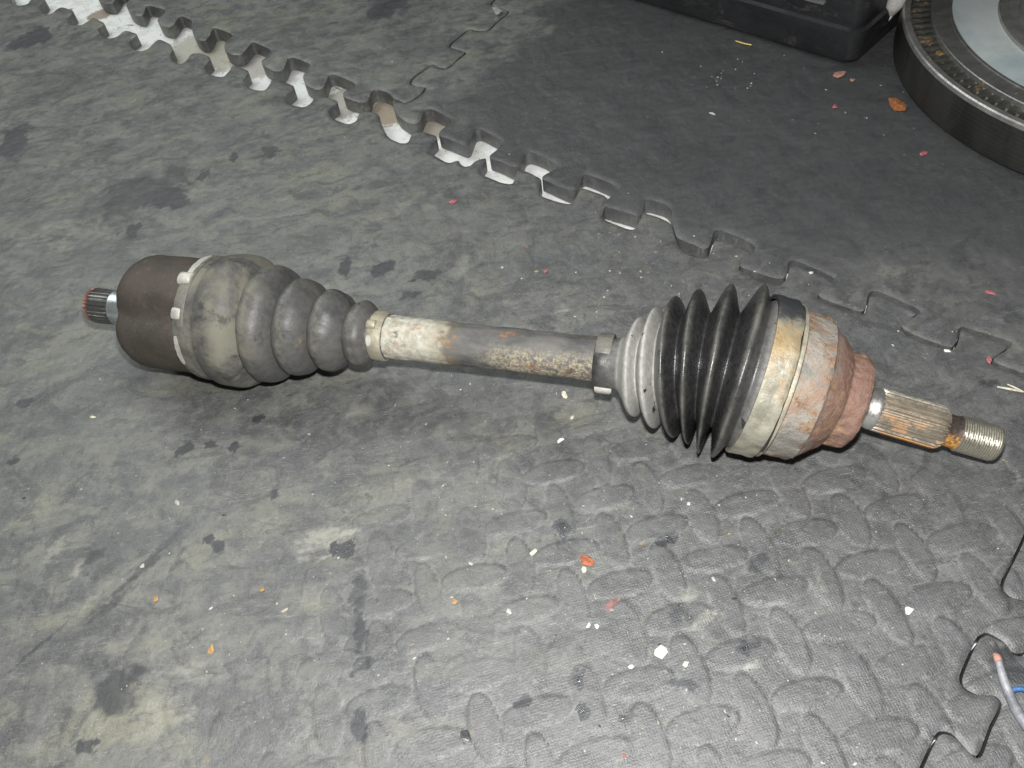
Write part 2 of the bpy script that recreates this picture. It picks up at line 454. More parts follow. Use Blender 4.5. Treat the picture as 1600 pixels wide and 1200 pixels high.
M = dict(
    foam=mat_foam(), floor=mat_floor(), brown=mat_housing_brown(), iboot=mat_inner_boot(), oboot=mat_outer_boot(),
    shaft=mat_shaft(), ohouse=mat_outer_housing(),
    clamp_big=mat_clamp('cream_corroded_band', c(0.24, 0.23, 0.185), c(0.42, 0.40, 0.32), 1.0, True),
    clamp_dull=mat_clamp('dull_grey_band', c(0.115, 0.113, 0.10), c(0.22, 0.215, 0.185), 0.15),
    clamp_ear=mat_clamp('pale_crimp_metal', c(0.42, 0.41, 0.37), c(0.62, 0.60, 0.54), 0.05),
    clamp_old=mat_clamp('tan_stained_band', c(0.26, 0.24, 0.19), c(0.40, 0.37, 0.28), 0.25),
    collar=mat_steel('polished_collar', (0.72, 0.71, 0.67), 0.36, metal=.9),
    ospline=mat_steel('rusty_spline_steel', (0.62, 0.57, 0.47), 0.34, 1.25, low=True, metal=.85),
    neck=mat_steel('rusty_neck_steel', (0.10, 0.10, 0.11), 0.3, 2.2, ((0.34, 0.14, 0.03), (0.60, 0.33, 0.07)), low=True),
    thread=mat_steel('thread_steel', (0.40, 0.38, 0.31), 0.30, 0.25),
    ispline=mat_steel('grey_spline_steel', (0.20, 0.20, 0.195), 0.30, 0.0),
    icollar=mat_steel('bluish_collar', (0.46, 0.50, 0.51), 0.24),
    redring=mat_steel('reddish_end_ring', (0.40, 0.20, 0.15), 0.35, 0.6, ((0.40, 0.06, 0.03), (0.55, 0.12, 0.06)), 0.5),
    crate=mat_crate(), drum=mat_drum(), disc=mat_disc(),
    rim=mat_steel('bare_rim_steel', (0.46, 0.45, 0.43), 0.34, 0.15),
    gear=mat_steel('oily_gear_steel', (0.11, 0.108, 0.095), 0.34, 0.35, ((0.16, 0.085, 0.03), (0.40, 0.22, 0.06)), 0.6),
    band=mat_steel('grey_band_steel', (0.30, 0.30, 0.285), 0.38, 0.1),
)

# ------------------------------------------------------------------ the floor under the mats
fl = mesh_obj('floor', [(-2.5, -1.5, -MAT_T - 0.0008), (2.5, -1.5, -MAT_T - 0.0008), (2.5, 3.5, -MAT_T - 0.0008), (-2.5, 3.5, -MAT_T - 0.0008)], [(0, 1, 2, 3)], M['floor'])
tag(fl, kind='structure')

# ------------------------------------------------------------------ foam mats
# tread lattice (metres): long ovals at the nodes, crossing ovals at the half nodes
LAT_O = np.array([0.14512388, 0.19105547])
LAT_A = np.array([0.02552163, -0.02381784])
LAT_B = np.array([-0.02701784, -0.03022199])


def oval_field(X, Y, off=(0.0, 0.0), x0=0, y0=0, res=0.002):
    """height 0..1 of the tread ovals and a 0..1 mask of their rims on a regular grid"""
    Hf = np.zeros_like(X); Rm = np.zeros_like(X); Cv = np.zeros_like(X)
    ny, nx = X.shape
    inv = np.linalg.inv(np.array([LAT_A, LAT_B]).T)
    cs = np.array([[X[0, 0], Y[0, 0]], [X[0, -1], Y[0, 0]], [X[0, 0], Y[-1, 0]], [X[0, -1], Y[-1, 0]]]) - LAT_O - np.array(off)
    ij = cs @ inv.T
    i0, j0 = np.floor(ij.min(0)) - 1; i1, j1 = np.ceil(ij.max(0)) + 1
    r = random.Random(5)
    for i in range(int(i0), int(i1) + 1):
        for j in range(int(j0), int(j1) + 1):
            for half in (0, 1):
                P = LAT_O + np.array(off) + (i + .5 * half) * LAT_A + (j - .5 * half) * LAT_B
                if not (X[0, 0] - .03 < P[0] < X[0, -1] + .03 and Y[0, 0] - .03 < P[1] < Y[-1, 0] + .03): continue
                ang = math.radians((4.0 if half else -83.0) + r.uniform(-2.5, 2.5))
                a = 0.0184 * r.uniform(.95, 1.04); b = 0.0073 * r.uniform(.92, 1.06)
                ia = max(0, int((P[0] - .026 - X[0, 0]) / res)); ib = min(nx, int((P[0] + .026 - X[0, 0]) / res) + 2)
                ja = max(0, int((P[1] - .026 - Y[0, 0]) / res)); jb = min(ny, int((P[1] + .026 - Y[0, 0]) / res) + 2)
                if ib <= ia or jb <= ja: continue
                dx = X[ja:jb, ia:ib] - P[0]; dy = Y[ja:jb, ia:ib] - P[1]
                u = (dx * math.cos(ang) + dy * math.sin(ang)) / a; v = (-dx * math.sin(ang) + dy * math.cos(ang)) / b
                e = np.sqrt(np.abs(u) ** 2.2 + v * v)
                h = sstep(1.03, 0.90, e) * (0.85 + 0.15 * np.clip(1 - e, 0, 1)) - .22 * sstep(.98, 1.06, e) * sstep(1.22, 1.08, e)
                Hf[ja:jb, ia:ib] = np.where(e < 1.03, np.maximum(Hf[ja:jb, ia:ib], h), np.where(Hf[ja:jb, ia:ib] > 0, Hf[ja:jb, ia:ib], np.minimum(Hf[ja:jb, ia:ib], h)))
                rm = sstep(1.00, 1.05, e) * sstep(1.18, 1.08, e)
                cv = sstep(0.90, 0.97, e) * sstep(1.06, 1.0, e)
                Cv[ja:jb, ia:ib] = np.maximum(Cv[ja:jb, ia:ib], cv)
                Rm[ja:jb, ia:ib] = np.maximum(Rm[ja:jb, ia:ib], rm)
    return Hf, Rm, Cv


def chaikin(p, it=2):
    p = np.asarray(p, float)
    for _ in range(it):
        q = np.roll(p, -1, 0)
        p = np.stack([0.82 * p + 0.18 * q, 0.18 * p + 0.82 * q], 1).reshape(-1, 2)
    return p


def blobs(X, Y, lst, seed=3):
    """soft irregular stains; each: photo x, y, half sizes, strength, turn"""
    f = np.zeros_like(X)
    x0, y0 = X[0, 0], Y[0, 0]; res = X[0, 1] - X[0, 0]; ny, nx = X.shape
    for n_, (px, py, rx, ry, amt, rot) in enumerate(lst):
        P = ground(px, py); d = depth(P); sx = rx * d / FPX; sy = ry * d / FPX / math.sin(PITCH + math.atan((py - 600) / FPX))
        R_ = 2.6 * max(sx, sy)
        ia = max(0, int((P[0] - R_ - x0) / res)); ib = min(nx, int((P[0] + R_ - x0) / res) + 1)
        ja = max(0, int((P[1] - R_ - y0) / res)); jb = min(ny, int((P[1] + R_ - y0) / res) + 1)
        if ib <= ia or jb <= ja: continue
        xx = X[ja:jb, ia:ib]; yy = Y[ja:jb, ia:ib]; k = 0.9 / min(sx, sy); w = 1.5 * min(sx, sy)
        dx = xx - P[0] + (fbm(xx * k, yy * k, seed + n_, 4) - .5) * w; dy = yy - P[1] + (fbm(xx * k, yy * k, seed + n_ + 77, 4) - .5) * w
        a = math.radians(rot); u = (dx * math.cos(a) + dy * math.sin(a)) / sx; v = (-dx * math.sin(a) + dy * math.cos(a)) / sy
        e = np.sqrt(u * u + v * v) + (fbm(xx * k * 3, yy * k * 3, seed + n_ + 5, 3) - .5) * .9
        f[ja:jb, ia:ib] = np.maximum(f[ja:jb, ia:ib], amt * sstep(1.25, 0.5, e))
    return f


def build_mat(name, poly, res, fields, zoff, off, bump=0.00060, inset=0.0003):
    poly = chaikin(poly)
    x0, y0 = poly.min(0) - 3 * res; x1, y1 = poly.max(0) + 3 * res
    xs = np.arange(x0, x1 + res, res); ys = np.arange(y0, y1 + res, res)
    X, Y = np.meshgrid(xs, ys); ny, nx = X.shape
    inside = np.zeros(X.shape, bool); dist = np.full(X.shape, 0.02)
    n = len(poly)
    for k in range(n):
        a = poly[k]; b = poly[(k + 1) % n]
        lo, hi = min(a[1], b[1]), max(a[1], b[1])
        ja = int(math.ceil((lo - y0) / res)); jb = int(math.ceil((hi - y0) / res))
        for j in range(max(0, ja), min(ny, jb)):
            xi = a[0] + (ys[j] - a[1]) / (b[1] - a[1]) * (b[0] - a[0])
            inside[j, :max(0, int(math.ceil((xi - x0) / res)))] ^= True
        pad = 0.02
        i0 = max(0, int((min(a[0], b[0]) - pad - x0) / res)); i1 = min(nx, int((max(a[0], b[0]) + pad - x0) / res) + 2)
        j0 = max(0, int((lo - pad - y0) / res)); j1 = min(ny, int((hi + pad - y0) / res) + 2)
        sx = X[j0:j1, i0:i1]; sy = Y[j0:j1, i0:i1]
        d = b - a; L2 = d @ d + 1e-15
        t = np.clip(((sx - a[0]) * d[0] + (sy - a[1]) * d[1]) / L2, 0, 1)
        dd = np.hypot(sx - a[0] - t * d[0], sy - a[1] - t * d[1])
        dist[j0:j1, i0:i1] = np.minimum(dist[j0:j1, i0:i1], dd)
    phi = np.where(inside, dist, -dist) - inset
    phi[np.abs(phi) < 1e-6] = 1e-6
    Hf, Rm, Cv = oval_field(X, Y, off, res=res)
    dust, oil, pale, amp = fields(X, Y)
    und = (fbm(X * 14, Y * 14, 21, 3) - .5) * .0026 + (fbm(X * 60, Y * 60, 5, 3) - .5) * .0011
    Z = zoff + und + Hf * bump * amp - 0.0011 * np.clip(1 - np.maximum(phi, 0) / .0032, 0, 1) ** 2
    A = {'oval': np.maximum(Hf, 0) * amp, 'rim': Rm * amp, 'crevice_shade': Cv * amp, 'dust': dust, 'oil': oil, 'pale': pale}
    ins = phi > 0
    idx = -np.ones(X.shape, int); idx[ins] = np.arange(ins.sum())
    V = np.stack([X[ins], Y[ins], Z[ins]], 1)
    AT = {k: v[ins] for k, v in A.items()}
    full = ins[:-1, :-1] & ins[1:, :-1] & ins[:-1, 1:] & ins[1:, 1:]
    any_ = ins[:-1, :-1] | ins[1:, :-1] | ins[:-1, 1:] | ins[1:, 1:]
    q = np.stack([idx[:-1, :-1][full], idx[:-1, 1:][full], idx[1:, 1:][full], idx[1:, :-1][full]], 1)
    faces = [tuple(f) for f in q.tolist()]
    extra = []; ex_at = {k: [] for k in A}; cache = {}
    base = len(V)

    def cross(p, r_):
        key = (p, r_) if p < r_ else (r_, p)
        if key in cache: return cache[key]
        (j, i), (jj, ii) = key
        t = phi[j, i] / (phi[j, i] - phi[jj, ii])
        extra.append((X[j, i] * (1 - t) + X[jj, ii] * t, Y[j, i] * (1 - t) + Y[jj, ii] * t, Z[j, i] * (1 - t) + Z[jj, ii] * t))
        for k in A: ex_at[k].append(A[k][j, i] * (1 - t) + A[k][jj, ii] * t)
        cache[key] = base + len(extra) - 1
        return cache[key]
    walls = []
    for j, i in zip(*np.nonzero(any_ & ~full)):
        cs = [(j, i), (j, i + 1), (j + 1, i + 1), (j + 1, i)]
        loop = []; cr = []
        for k in range(4):
            p, r_ = cs[k], cs[(k + 1) % 4]
            if ins[p]: loop.append(idx[p])
            if ins[p] != ins[r_]:
                v = cross(p, r_); loop.append(v); cr.append((v, bool(ins[p])))
        if len(loop) >= 3: faces.append(tuple(loop))
        if len(cr) == 2:
            a, b = (cr[0][0], cr[1][0]) if cr[0][1] else (cr[1][0], cr[0][0])
            walls.append((a, b))
    V = np.vstack([V, np.array(extra)]) if extra else V
    for k in A: AT[k] = np.concatenate([AT[k], ex_at[k]])
    # cut side walls
    wv = {}; wl = []
    nb = len(V)
    rows = [0.0, 0.45, 1.0]

    def wvert(v, r_):
        key = (v, r_)
        if key not in wv:
            wv[key] = nb + len(wl)
            p = V[v]; wl.append((p[0], p[1], p[2] * (1 - rows[r_]) + (-MAT_T) * rows[r_], v))
        return wv[key]
    for a, b in walls:
        for r_ in range(2):
            faces.append((wvert(a, r_), wvert(a, r_ + 1), wvert(b, r_ + 1), wvert(b, r_)))
    if wl:
        W = np.array(wl)
        src = W[:, 3].astype(int)
        V = np.vstack([V, W[:, :3]])
        for k in A: AT[k] = np.concatenate([AT[k], AT[k][src] * (0.0 if k in ('oval', 'rim', 'oil', 'pale', 'crevice_shade') else 0.6)])
    o = mesh_obj(name, V, faces, M['foam'])
    me = o.data
    me.shade_smooth()
    for k, v in AT.items():
        at = me.attributes.new(k, 'FLOAT', 'POINT')
        at.data.foreach_set('value', np.ascontiguousarray(v, dtype=np.float32))
    return o


OILS = [(47, 60, 36, 17, .9, 12), (22, 225, 34, 26, .8, 0), (225, 300, 95, 30, .55, 25), (262, 308, 26, 30, .8, 60), (205, 362, 18, 14, .8, 0),
        (320, 274, 12, 9, .9, 0), (420, 240, 18, 10, .7, 0), (365, 245, 7, 8, .8, 0), (600, 8, 34, 18, .95, 0), (38, 630, 20, 8, .95, 20), (290, 703, 17, 11, .95, 30), (405, 655, 11, 8, .9, 0),
        (365, 700, 10, 10, .8, 40), (330, 698, 12, 9, .8, 0), (20, 722, 12, 6, .8, 0), (326, 845, 9, 9, .9, 0), (342, 856, 12, 14, .7, 0),
        (190, 1075, 42, 50, .62, 20), (135, 1165, 22, 16, .8, 0), (545, 855, 20, 17, 1, 20), (522, 858, 9, 12, 1, 0), (880, 828, 13, 17, 1, 0), (1042, 842, 20, 10, 1, 15), (1165, 1012, 22, 15, 1, 0),
        (905, 1062, 9, 18, 1, 0), (912, 1112, 9, 14, 1, 0), (975, 1122, 9, 8, 1, 0), (820, 1096, 18, 10, .8, 20), (565, 1040, 22, 12, .95, 15), (560, 985, 12, 40, .7, 0), (560, 1130, 14, 30, .75, 0),
        (560, 920, 16, 40, .5, 0), (1185, 880, 26, 12, .7, 20), (1060, 960, 22, 18, .6, 50), (1070, 1070, 9, 26, .7, 70), (270, 480, 20, 12, .5, 0),
        (600, 420, 24, 12, .75, 20), (660, 432, 30, 10, .65, 10), (540, 418, 12, 18, .7, 0), (640, 462, 18, 9, .65, 20), (720, 470, 18, 12, .4, 10), (1545, 600, 16, 7, .5, -15),
        (150, 870, 26, 16, .5, 20), (170, 950, 60, 8, .45, 40), (215, 900, 70, 7, .45, 42), (240, 870, 60, 6, .45, 45), (60, 1010, 60, 5, .5, 42), (430, 770, 9, 12, .6, 0), (1580, 1040, 26, 34, .75, 0), (170, 66, 18, 6, .4, 0)]
PALES = [(70, 370, 70, 26, .45, 8), (500, 845, 42, 26, .75, 0), (535, 835, 30, 5, .8, 10), (490, 855, 6, 40, .5, 20), (255, 1110, 42, 40, .55, 20), (300, 1050, 40, 12, .45, -20), (85, 860, 12, 26, .7, -30), (125, 890, 9, 22, .6, -35), (150, 935, 9, 30, .5, -40),
         (878, 492, 17, 22, .6, 0), (1105, 965, 30, 14, .75, 25), (1080, 930, 22, 14, .6, 30), (1175, 1040, 14, 9, .6, 0), (1280, 905, 6, 26, .5, 0), (560, 640, 22, 14, .3, 0), (1395, 428, 30, 14, .35, 0), (300, 300, 40, 8, .3, 20), (30, 1180, 60, 30, .35, 0),
         (430, 100, 40, 6, .35, 30), (720, 420, 12, 24, .35, -30), (1560, 1005, 16, 12, .4, 0), (140, 1090, 26, 16, .35, 0), (900, 560, 6, 6, .3, 0)]


def px_of(X, Y):
    """photo column / row above which a floor point lies (used to lay out large stains only)"""
    d = X * FW[0] + Y * FW[1] - CAM_H * FW[2]
    return 800 + FPX * (X * RT[0] + Y * RT[1] - CAM_H * RT[2]) / d, 600 - FPX * (X * UP[0] + Y * UP[1] - CAM_H * UP[2]) / d


U_S = np.array([math.cos(math.radians(-46.9)), math.sin(math.radians(-46.9))])     # along the long seam
U_P = np.array([-U_S[1], U_S[0]])                                                 # away from the camera


def fields_main(X, Y):
    px, py = px_of(X, Y)
    n = fbm(X * 8, Y * 8, 2, 4)
    k = (px - 1.0 * 420 + 0.30 * (py - 600)) / 800.0
    dust = np.clip(0.95 - k * 0.85 + (n - .5) * 1.1, 0.18, 1.0)
    n3 = fbm(X * 22, Y * 22, 61, 3)
    amp = np.clip(0.36 + sstep(0.0, 0.62, k + (n - .5) * .5) * .9, 0.12, 1.0) * (.45 + .55 * sstep(.30, .50, n3)) * (.35 + .65 * sstep(600, 830, py + (n - .5) * 200)) + .06
    return dust, blobs(X, Y, OILS), blobs(X, Y, PALES, 8), amp


def fields_far_left(X, Y):
    n = fbm(X * 7, Y * 7, 31, 4)
    return np.clip(0.85 + (n - .5) * .9, .3, 1), blobs(X, Y, OILS), blobs(X, Y, PALES, 8), np.full_like(X, .22)


def fields_far_right(X, Y):
    px, py = px_of(X, Y)
    n = fbm(X * 8, Y * 8, 41, 4); n2 = fbm(X * 26, Y * 26, 47, 3)
    edge = (px - (700 + (170 - py) * 1.05)) / 160.0 + (n2 - .5) * .9       # dusty beside the neighbouring mat, swept clean further on
    clean = sstep(-.15, .15, edge) * sstep(560, 300, py + (n - .5) * 160)
    dust = np.clip(.92 * (1 - sstep(-.15, .15, edge)) + (1 - clean) * .45 * n * 1.6 + .03, 0, 1)
    return dust, np.maximum(blobs(X, Y, OILS), 0.40 * clean), blobs(X, Y, PALES, 8), np.clip(.12 + sstep(.35, .65, n2) * .42, 0, 1)


def fields_corner(X, Y):
    n = fbm(X * 8, Y * 8, 51, 4)
    return np.clip(.25 + (n - .5) * .6, .05, .8), blobs(X, Y, OILS), blobs(X, Y, PALES, 8), np.full_like(X, 1.0)


EDGE_NEAR = [(-40, -30), (-30, -14), (-8, -14), (0, -24), (16, -16), (18, 3), (28, 8), (42, 6), (47, -2), (58, -8), (72, -3), (58, 11), (66, 20), (79, 22), (88, 13), (97, 9), (117, 16), (105, 28), (111, 38), (126, 39), (136, 33), (145, 26), (166, 36), (152, 45), (157, 54), (168, 59), (181, 56),
             (195, 45), (217, 52), (201, 63), (205, 74), (219, 79), (231, 75), (240, 65), (249, 60), (265, 67), (271, 76), (265, 84), (268, 93), (282, 99), (292, 91), (297, 83), (312, 81), (331, 89), (318, 103), (324, 112), (335, 117), (348, 119), (358, 108), (362, 99), (378, 104), (390, 110),
             (379, 122), (384, 133), (396, 139), (413, 141), (421, 130), (426, 121), (441, 125), (463, 134), (445, 149), (447, 158), (458, 163), (474, 167), (485, 161), (493, 145), (508, 149), (531, 157), (512, 172), (516, 181), (526, 187), (545, 193), (556, 188), (560, 177), (567, 171), (592, 175),
             (597, 195), (607, 215), (625, 224), (637, 223), (642, 211), (644, 203), (662, 205), (686, 212), (671, 228), (673, 238), (682, 244), (700, 254), (717, 248), (719, 254), (726, 259), (735, 257), (741, 250), (762, 243), (751, 262), (752, 271), (761, 276), (784, 285), (800, 287), (805, 277), (807, 265),
             (821, 265), (848, 278), (843, 291), (842, 304), (873, 316), (892, 319), (898, 311), (904, 298), (910, 292), (952, 307), (944, 325), (940, 341), (974, 355), (991, 358), (998, 346), (1004, 333), (1008, 331), (1046, 345), (1051, 354), (1061, 389), (1100, 401), (1108, 397), (1113, 384),
             (1117, 373), (1133, 375), (1176, 391), (1164, 403), (1154, 417), (1160, 423), (1206, 443), (1219, 445), (1228, 436), (1232, 424), (1235, 415), (1242, 413), (1302, 436), (1297, 443), (1283, 456), (1276, 464), (1287, 473), (1346, 492), (1354, 485), (1358, 463), (1364, 460), (1373, 459), (1437, 487),
             (1420, 499), (1406, 511), (1418, 524), (1487, 547), (1497, 536), (1501, 515), (1508, 512), (1581, 538), (1563, 551), (1548, 562), (1550, 569), (1628, 600), (1650, 575), (1735, 604)]
EDGE_FAR_R = [(612, 152), (614, 166), (621, 180), (636, 191), (649, 193), (657, 188), (661, 177), (664, 171), (675, 170), (706, 185), (700, 195), (687, 204), (684, 211), (706, 219), (727, 228), (733, 226), (737, 216), (742, 202), (750, 200), (785, 219), (778, 231), (765, 240), (764, 246), (782, 252), (799, 261), (809, 262),
              (816, 257), (820, 240), (827, 236), (848, 243), (871, 257), (867, 263), (850, 271), (845, 278), (855, 282), (876, 292), (893, 299), (902, 296), (908, 284), (910, 272), (916, 271), (967, 293), (962, 300), (949, 311), (940, 320), (946, 323), (986, 334), (999, 339), (1006, 326), (1008, 313), (1015, 312), (1041, 319), (1049, 328),
              (1049, 346), (1056, 369), (1063, 374), (1095, 387), (1107, 387), (1112, 376), (1116, 361), (1125, 358), (1180, 382), (1178, 392), (1164, 400), (1155, 413), (1158, 417), (1211, 435), (1226, 436), (1231, 425), (1232, 408), (1240, 405), (1304, 432), (1298, 440), (1283, 453), (1277, 461), (1289, 469), (1346, 489), (1353, 483),
              (1357, 460), (1362, 455), (1372, 454), (1439, 484), (1435, 491), (1411, 502), (1406, 508), (1420, 520), (1488, 544), (1496, 532), (1499, 511), (1506, 508), (1583, 534), (1580, 541), (1551, 559), (1551, 565), (1630, 597), (1652, 570), (1735, 600)]
EDGE_FAR_L = [(-40, -110), (60, -60), (120, -30), (150, -12), (165, 1), (180, 5), (192, -6), (196, -14), (222, -2), (214, 12), (226, 26), (238, 27), (225, 8) if False else (246, 27), (230, 9), (257, 14), (258, 19), (244, 30), (250, 40), (266, 44), (274, 36), (280, 26), (284, 25), (300, 32), (299, 43), (302, 56), (311, 64), (321, 65), (328, 57), (333, 45), (337, 44), (364, 55), (359, 61), (350, 70),
              (351, 79), (362, 86), (376, 86), (383, 79), (393, 67), (397, 66), (425, 79), (417, 88), (407, 95), (411, 103), (429, 113), (441, 111), (446, 103), (450, 92), (458, 91), (486, 101), (481, 108), (472, 118), (476, 132), (494, 141), (506, 137), (510, 127), (513, 117), (521, 115), (556, 130), (551, 136), (535, 143),
              (536, 152), (564, 161), (576, 158), (578, 148), (581, 142), (590, 139), (608, 145), (613, 153)]
EDGE_FAR_L = [(-60, -130), (10, -90), (60, -62), (52, -52), (64, -44), (80, -46), (92, -58), (112, -46), (104, -34), (114, -24), (130, -24), (138, -34), (152, -30), (148, -10), (156, 2), (166, 6), (176, 5), (183, -4), (187, -14), (206, -9), (203, -2), (196, 6), (200, 17), (211, 24), (222, 25), (227, 15), (229, 8), (257, 14)] + EDGE_FAR_L[EDGE_FAR_L.index((258, 19)):]
SEAM_SIDE = [(614, 166), (632, 162), (645, 156), (660, 145), (666, 136), (650, 134), (640, 130), (645, 121), (676, 99), (684, 105), (697, 108), (711, 97), (729, 82), (720, 79), (701, 74), (707, 66), (733, 45), (746, 50), (763, 49), (776, 36), (797, 18), (784, 13), (764, 8), (786, -14), (830, -50), (900, -110)]
EDGE_RIGHT = [(1690, 640), (1640, 740), (1600, 842), (1566, 908), (1566, 923), (1579, 934), (1612, 940), (1640, 950), (1622, 1005), (1600, 1022), (1584, 1021), (1568, 1001), (1544, 988), (1529, 995), (1518, 1018), (1501, 1058), (1506, 1074), (1526, 1086), (1553, 1085), (1565, 1096), (1561, 1113), (1548, 1137), (1533, 1180), (1524, 1183),
              (1514, 1175), (1492, 1149), (1480, 1144), (1467, 1144), (1456, 1164), (1430, 1222), (1380, 1330)]


def G(lst): return [tuple(ground(x, y)[:2]) for x, y in lst]


def far(P, s, p): return tuple(np.array(P) + U_S * s + U_P * p)


g_near = G(EDGE_NEAR); g_farR = G(EDGE_FAR_R); g_farL = G(EDGE_FAR_L); g_side = G(SEAM_SIDE); g_right = G(EDGE_RIGHT)
wob = lambda lst, k: [(x + k[0], y + k[1]) for x, y in lst]
# nearest corner points of the big mat lie well outside the frame
main_poly = G([(-420, 500), (-300, -60)]) + g_near + wob(g_right, -0.0004 * U_S) + G([(800, 1500), (-100, 1500), (-350, 1150)])
m1 = build_mat('foam_mat', main_poly, 0.00125, fields_main, 0.0, (0.0, 0.0))
tag(m1, 'large dusty grey foam mat that the drive axle lies on', 'floor mat', 'interlocking foam mats')
cor = wob(g_right, 0.0005 * U_S)
corner_poly = cor[::-1] + G([(1950, 700), (2050, 1100), (1800, 1500), (1380, 1500)])
m2 = build_mat('foam_mat', corner_poly, 0.0013, fields_corner, -0.0002, (0.011, 0.006))
tag(m2, 'grey foam mat in the near right corner under the silvery strip', 'floor mat', 'interlocking foam mats')
side_r = wob(g_side, 0.0007 * U_S)
far_poly = g_farR + G([(2050, 560), (2000, 0), (1700, -220), (1150, -260)]) + side_r[1:][::-1]
m3 = build_mat('foam_mat', far_poly, 0.0019, fields_far_right, 0.0004, (0.019, -0.013))
tag(m3, 'dark swept foam mat under the black crate and flywheel', 'floor mat', 'interlocking foam mats')
side_l = wob(g_side, -0.0007 * U_S)
left_poly = g_farL + side_l[1:] + G([(760, -280), (150, -250)])
m4 = build_mat('foam_mat', left_poly, 0.0021, fields_far_left, 0.0008, (-0.010, 0.022))
tag(m4, 'olive dusty foam mat beyond the white gap, upper left', 'floor mat', 'interlocking foam mats')


# ------------------------------------------------------------------ the drive axle
def frame(P, d):
    x = Vector(d).normalized()
    z = Vector((0, 0, 1)); z = (z - x * z.dot(x)).normalized()
    y = z.cross(x)
    m = Matrix((x, y, z)).transposed().to_4x4()
    m.translation = Vector(P)
    return m


def lathe(name, prof, mat, parent, mw, seg=120, rmod=None, cap=(True, True), smooth=35, attrs=None, clampz=0.0009, jitter=0.0, rough_=0.5):
    """revolve (s, r) about local X; mw places the local frame in the world"""
    V = []; F = []; n = len(prof)
    inv = mw.inverted()
    for s, r in prof:
        for k in range(seg):
            a = 2 * math.pi * k / seg
            rr = r if rmod is None else rmod(s, a, r)
            if jitter: rr += jitter * (mnoise.noise(Vector((s * 60, math.cos(a) * 2.2, math.sin(a) * 2.2)) * 1.3) + rough_ * mnoise.noise(Vector((s * 180, math.cos(a) * 9, math.sin(a) * 9))))
            V.append(Vector((s, -rr * math.sin(a), rr * math.cos(a))))
    if clampz is not None:
        for i, v in enumerate(V):
            w = mw @ v
            if w.z < clampz: w.z = clampz; V[i] = inv @ w
    for i in range(n - 1):
        for k in range(seg):
            k2 = (k + 1) % seg
            F.append((i * seg + k, i * seg + k2, (i + 1) * seg + k2, (i + 1) * seg + k))
    if cap[0]: F.append(tuple(range(seg))[::-1])
    if cap[1]: F.append(tuple(range((n - 1) * seg, n * seg)))
    o = mesh_obj(name, V, F, mat, None, smooth)
    o.parent = parent
    o.matrix_local = parent.matrix_world.inverted() @ mw if parent else mw
    if attrs:
        for nm, fn in attrs.items():
            at = o.data.attributes.new(nm, 'FLOAT', 'POINT')
            at.data.foreach_set('value', [float(fn(prof[i][0], 2 * math.pi * k / seg, i)) for i in range(n) for k in range(seg)])
    return o


ZL = 0.0440; ZR = 0.0475
PL = Vector(ground(387, 502, ZL)); PR = Vector(ground(1200, 590, ZR))
PE = Vector(ground(1556, 694, 0.021))
D1 = (PR - PL).normalized(); D2 = (PE - PR).normalized()
axle = empty('drive_axle', (PL.x, PL.y, 0))
bpy.context.view_layer.update()
tag(axle, 'worn drive axle with ribbed rubber boots and rusty splined ends on the mat', 'drive axle')
MW1 = frame(PL, D1); MW2 = frame(PR, D2)


def s_at(P, d, x):
    lo, hi = -0.3, 0.6
    for _ in range(50):
        m = (lo + hi) / 2
        if photo_x(np.array(P) + np.array(d) * m) < x: lo = m
        else: hi = m
    return (lo + hi) / 2


def S1(x): return s_at(PL, D1, x)
def S2(x): return s_at(PR, D2, x)
def R1(x, h): return h * depth(np.array(PL) + np.array(D1) * S1(x)) / FPX
def R2(x, h): return h * depth(np.array(PR) + np.array(D2) * S2(x)) / FPX


def view_angle(mw):
    """angle about local X (as used by lathe) that faces the camera"""
    v = mw.inverted().to_3x3() @ (Vector((0, 0, CAM_H)) - mw.translation)
    return math.atan2(-v.y, v.z)


TH1 = view_angle(MW1); TH2 = view_angle(MW2)


def low_attr(th):
    # 0 at the far top silhouette, 1 at the near bottom silhouette
    def fn(s, a, i):
        d = (a - th + math.pi) % (2 * math.pi) - math.pi
        return 0.5 - 0.5 * math.sin(max(-math.pi / 2, min(math.pi / 2, -d * SGN)))
    return fn


# sign: does increasing angle go down towards the near floor?
_p = MW1.to_3x3() @ Vector((0, -math.sin(TH1 + 0.3), math.cos(TH1 + 0.3)))
_q = MW1.to_3x3() @ Vector((0, -math.sin(TH1), math.cos(TH1)))
SGN = 1.0 if _p.z < _q.z else -1.0


def angdist(a, b): return abs((a - b + math.pi) % (2 * math.pi) - math.pi)


# inner joint housing: three rounded lobes with hollows between them
hs0, hs1 = S1(224), S1(345)
RH = R1(280, 86)
groove = [TH1 + SGN * math.radians(6) + k * 2 * math.pi / 3 for k in range(3)]


def lobes(s, a, r):
    g = sum(math.exp(-(angdist(a, gg) / math.radians(15)) ** 2) for gg in groove)
    return r * (1.03 - 0.15 * g * min(1, r / (RH * .75)))


hp = [(hs0, 0.010), (hs0 + .0004, .018), (hs0 + .0008, RH * .66), (hs0 + .0022, RH * .82), (hs0 + .0048, RH * .925), (hs0 + .0085, RH * .98), (hs0 + .0130, RH)]
hp += [(hs0 + .013 + (hs1 - hs0 - .013) * k / 14, RH * (1 + .012 * k / 14)) for k in range(1, 15)]
lathe('joint_housing', hp, M['brown'], axle, MW1, 144, lobes, jitter=.0004)
# inner splined stub
i0, i1, i2 = S1(149), S1(184), hs0 + .004
ri = R1(155, 28)
NS = 27


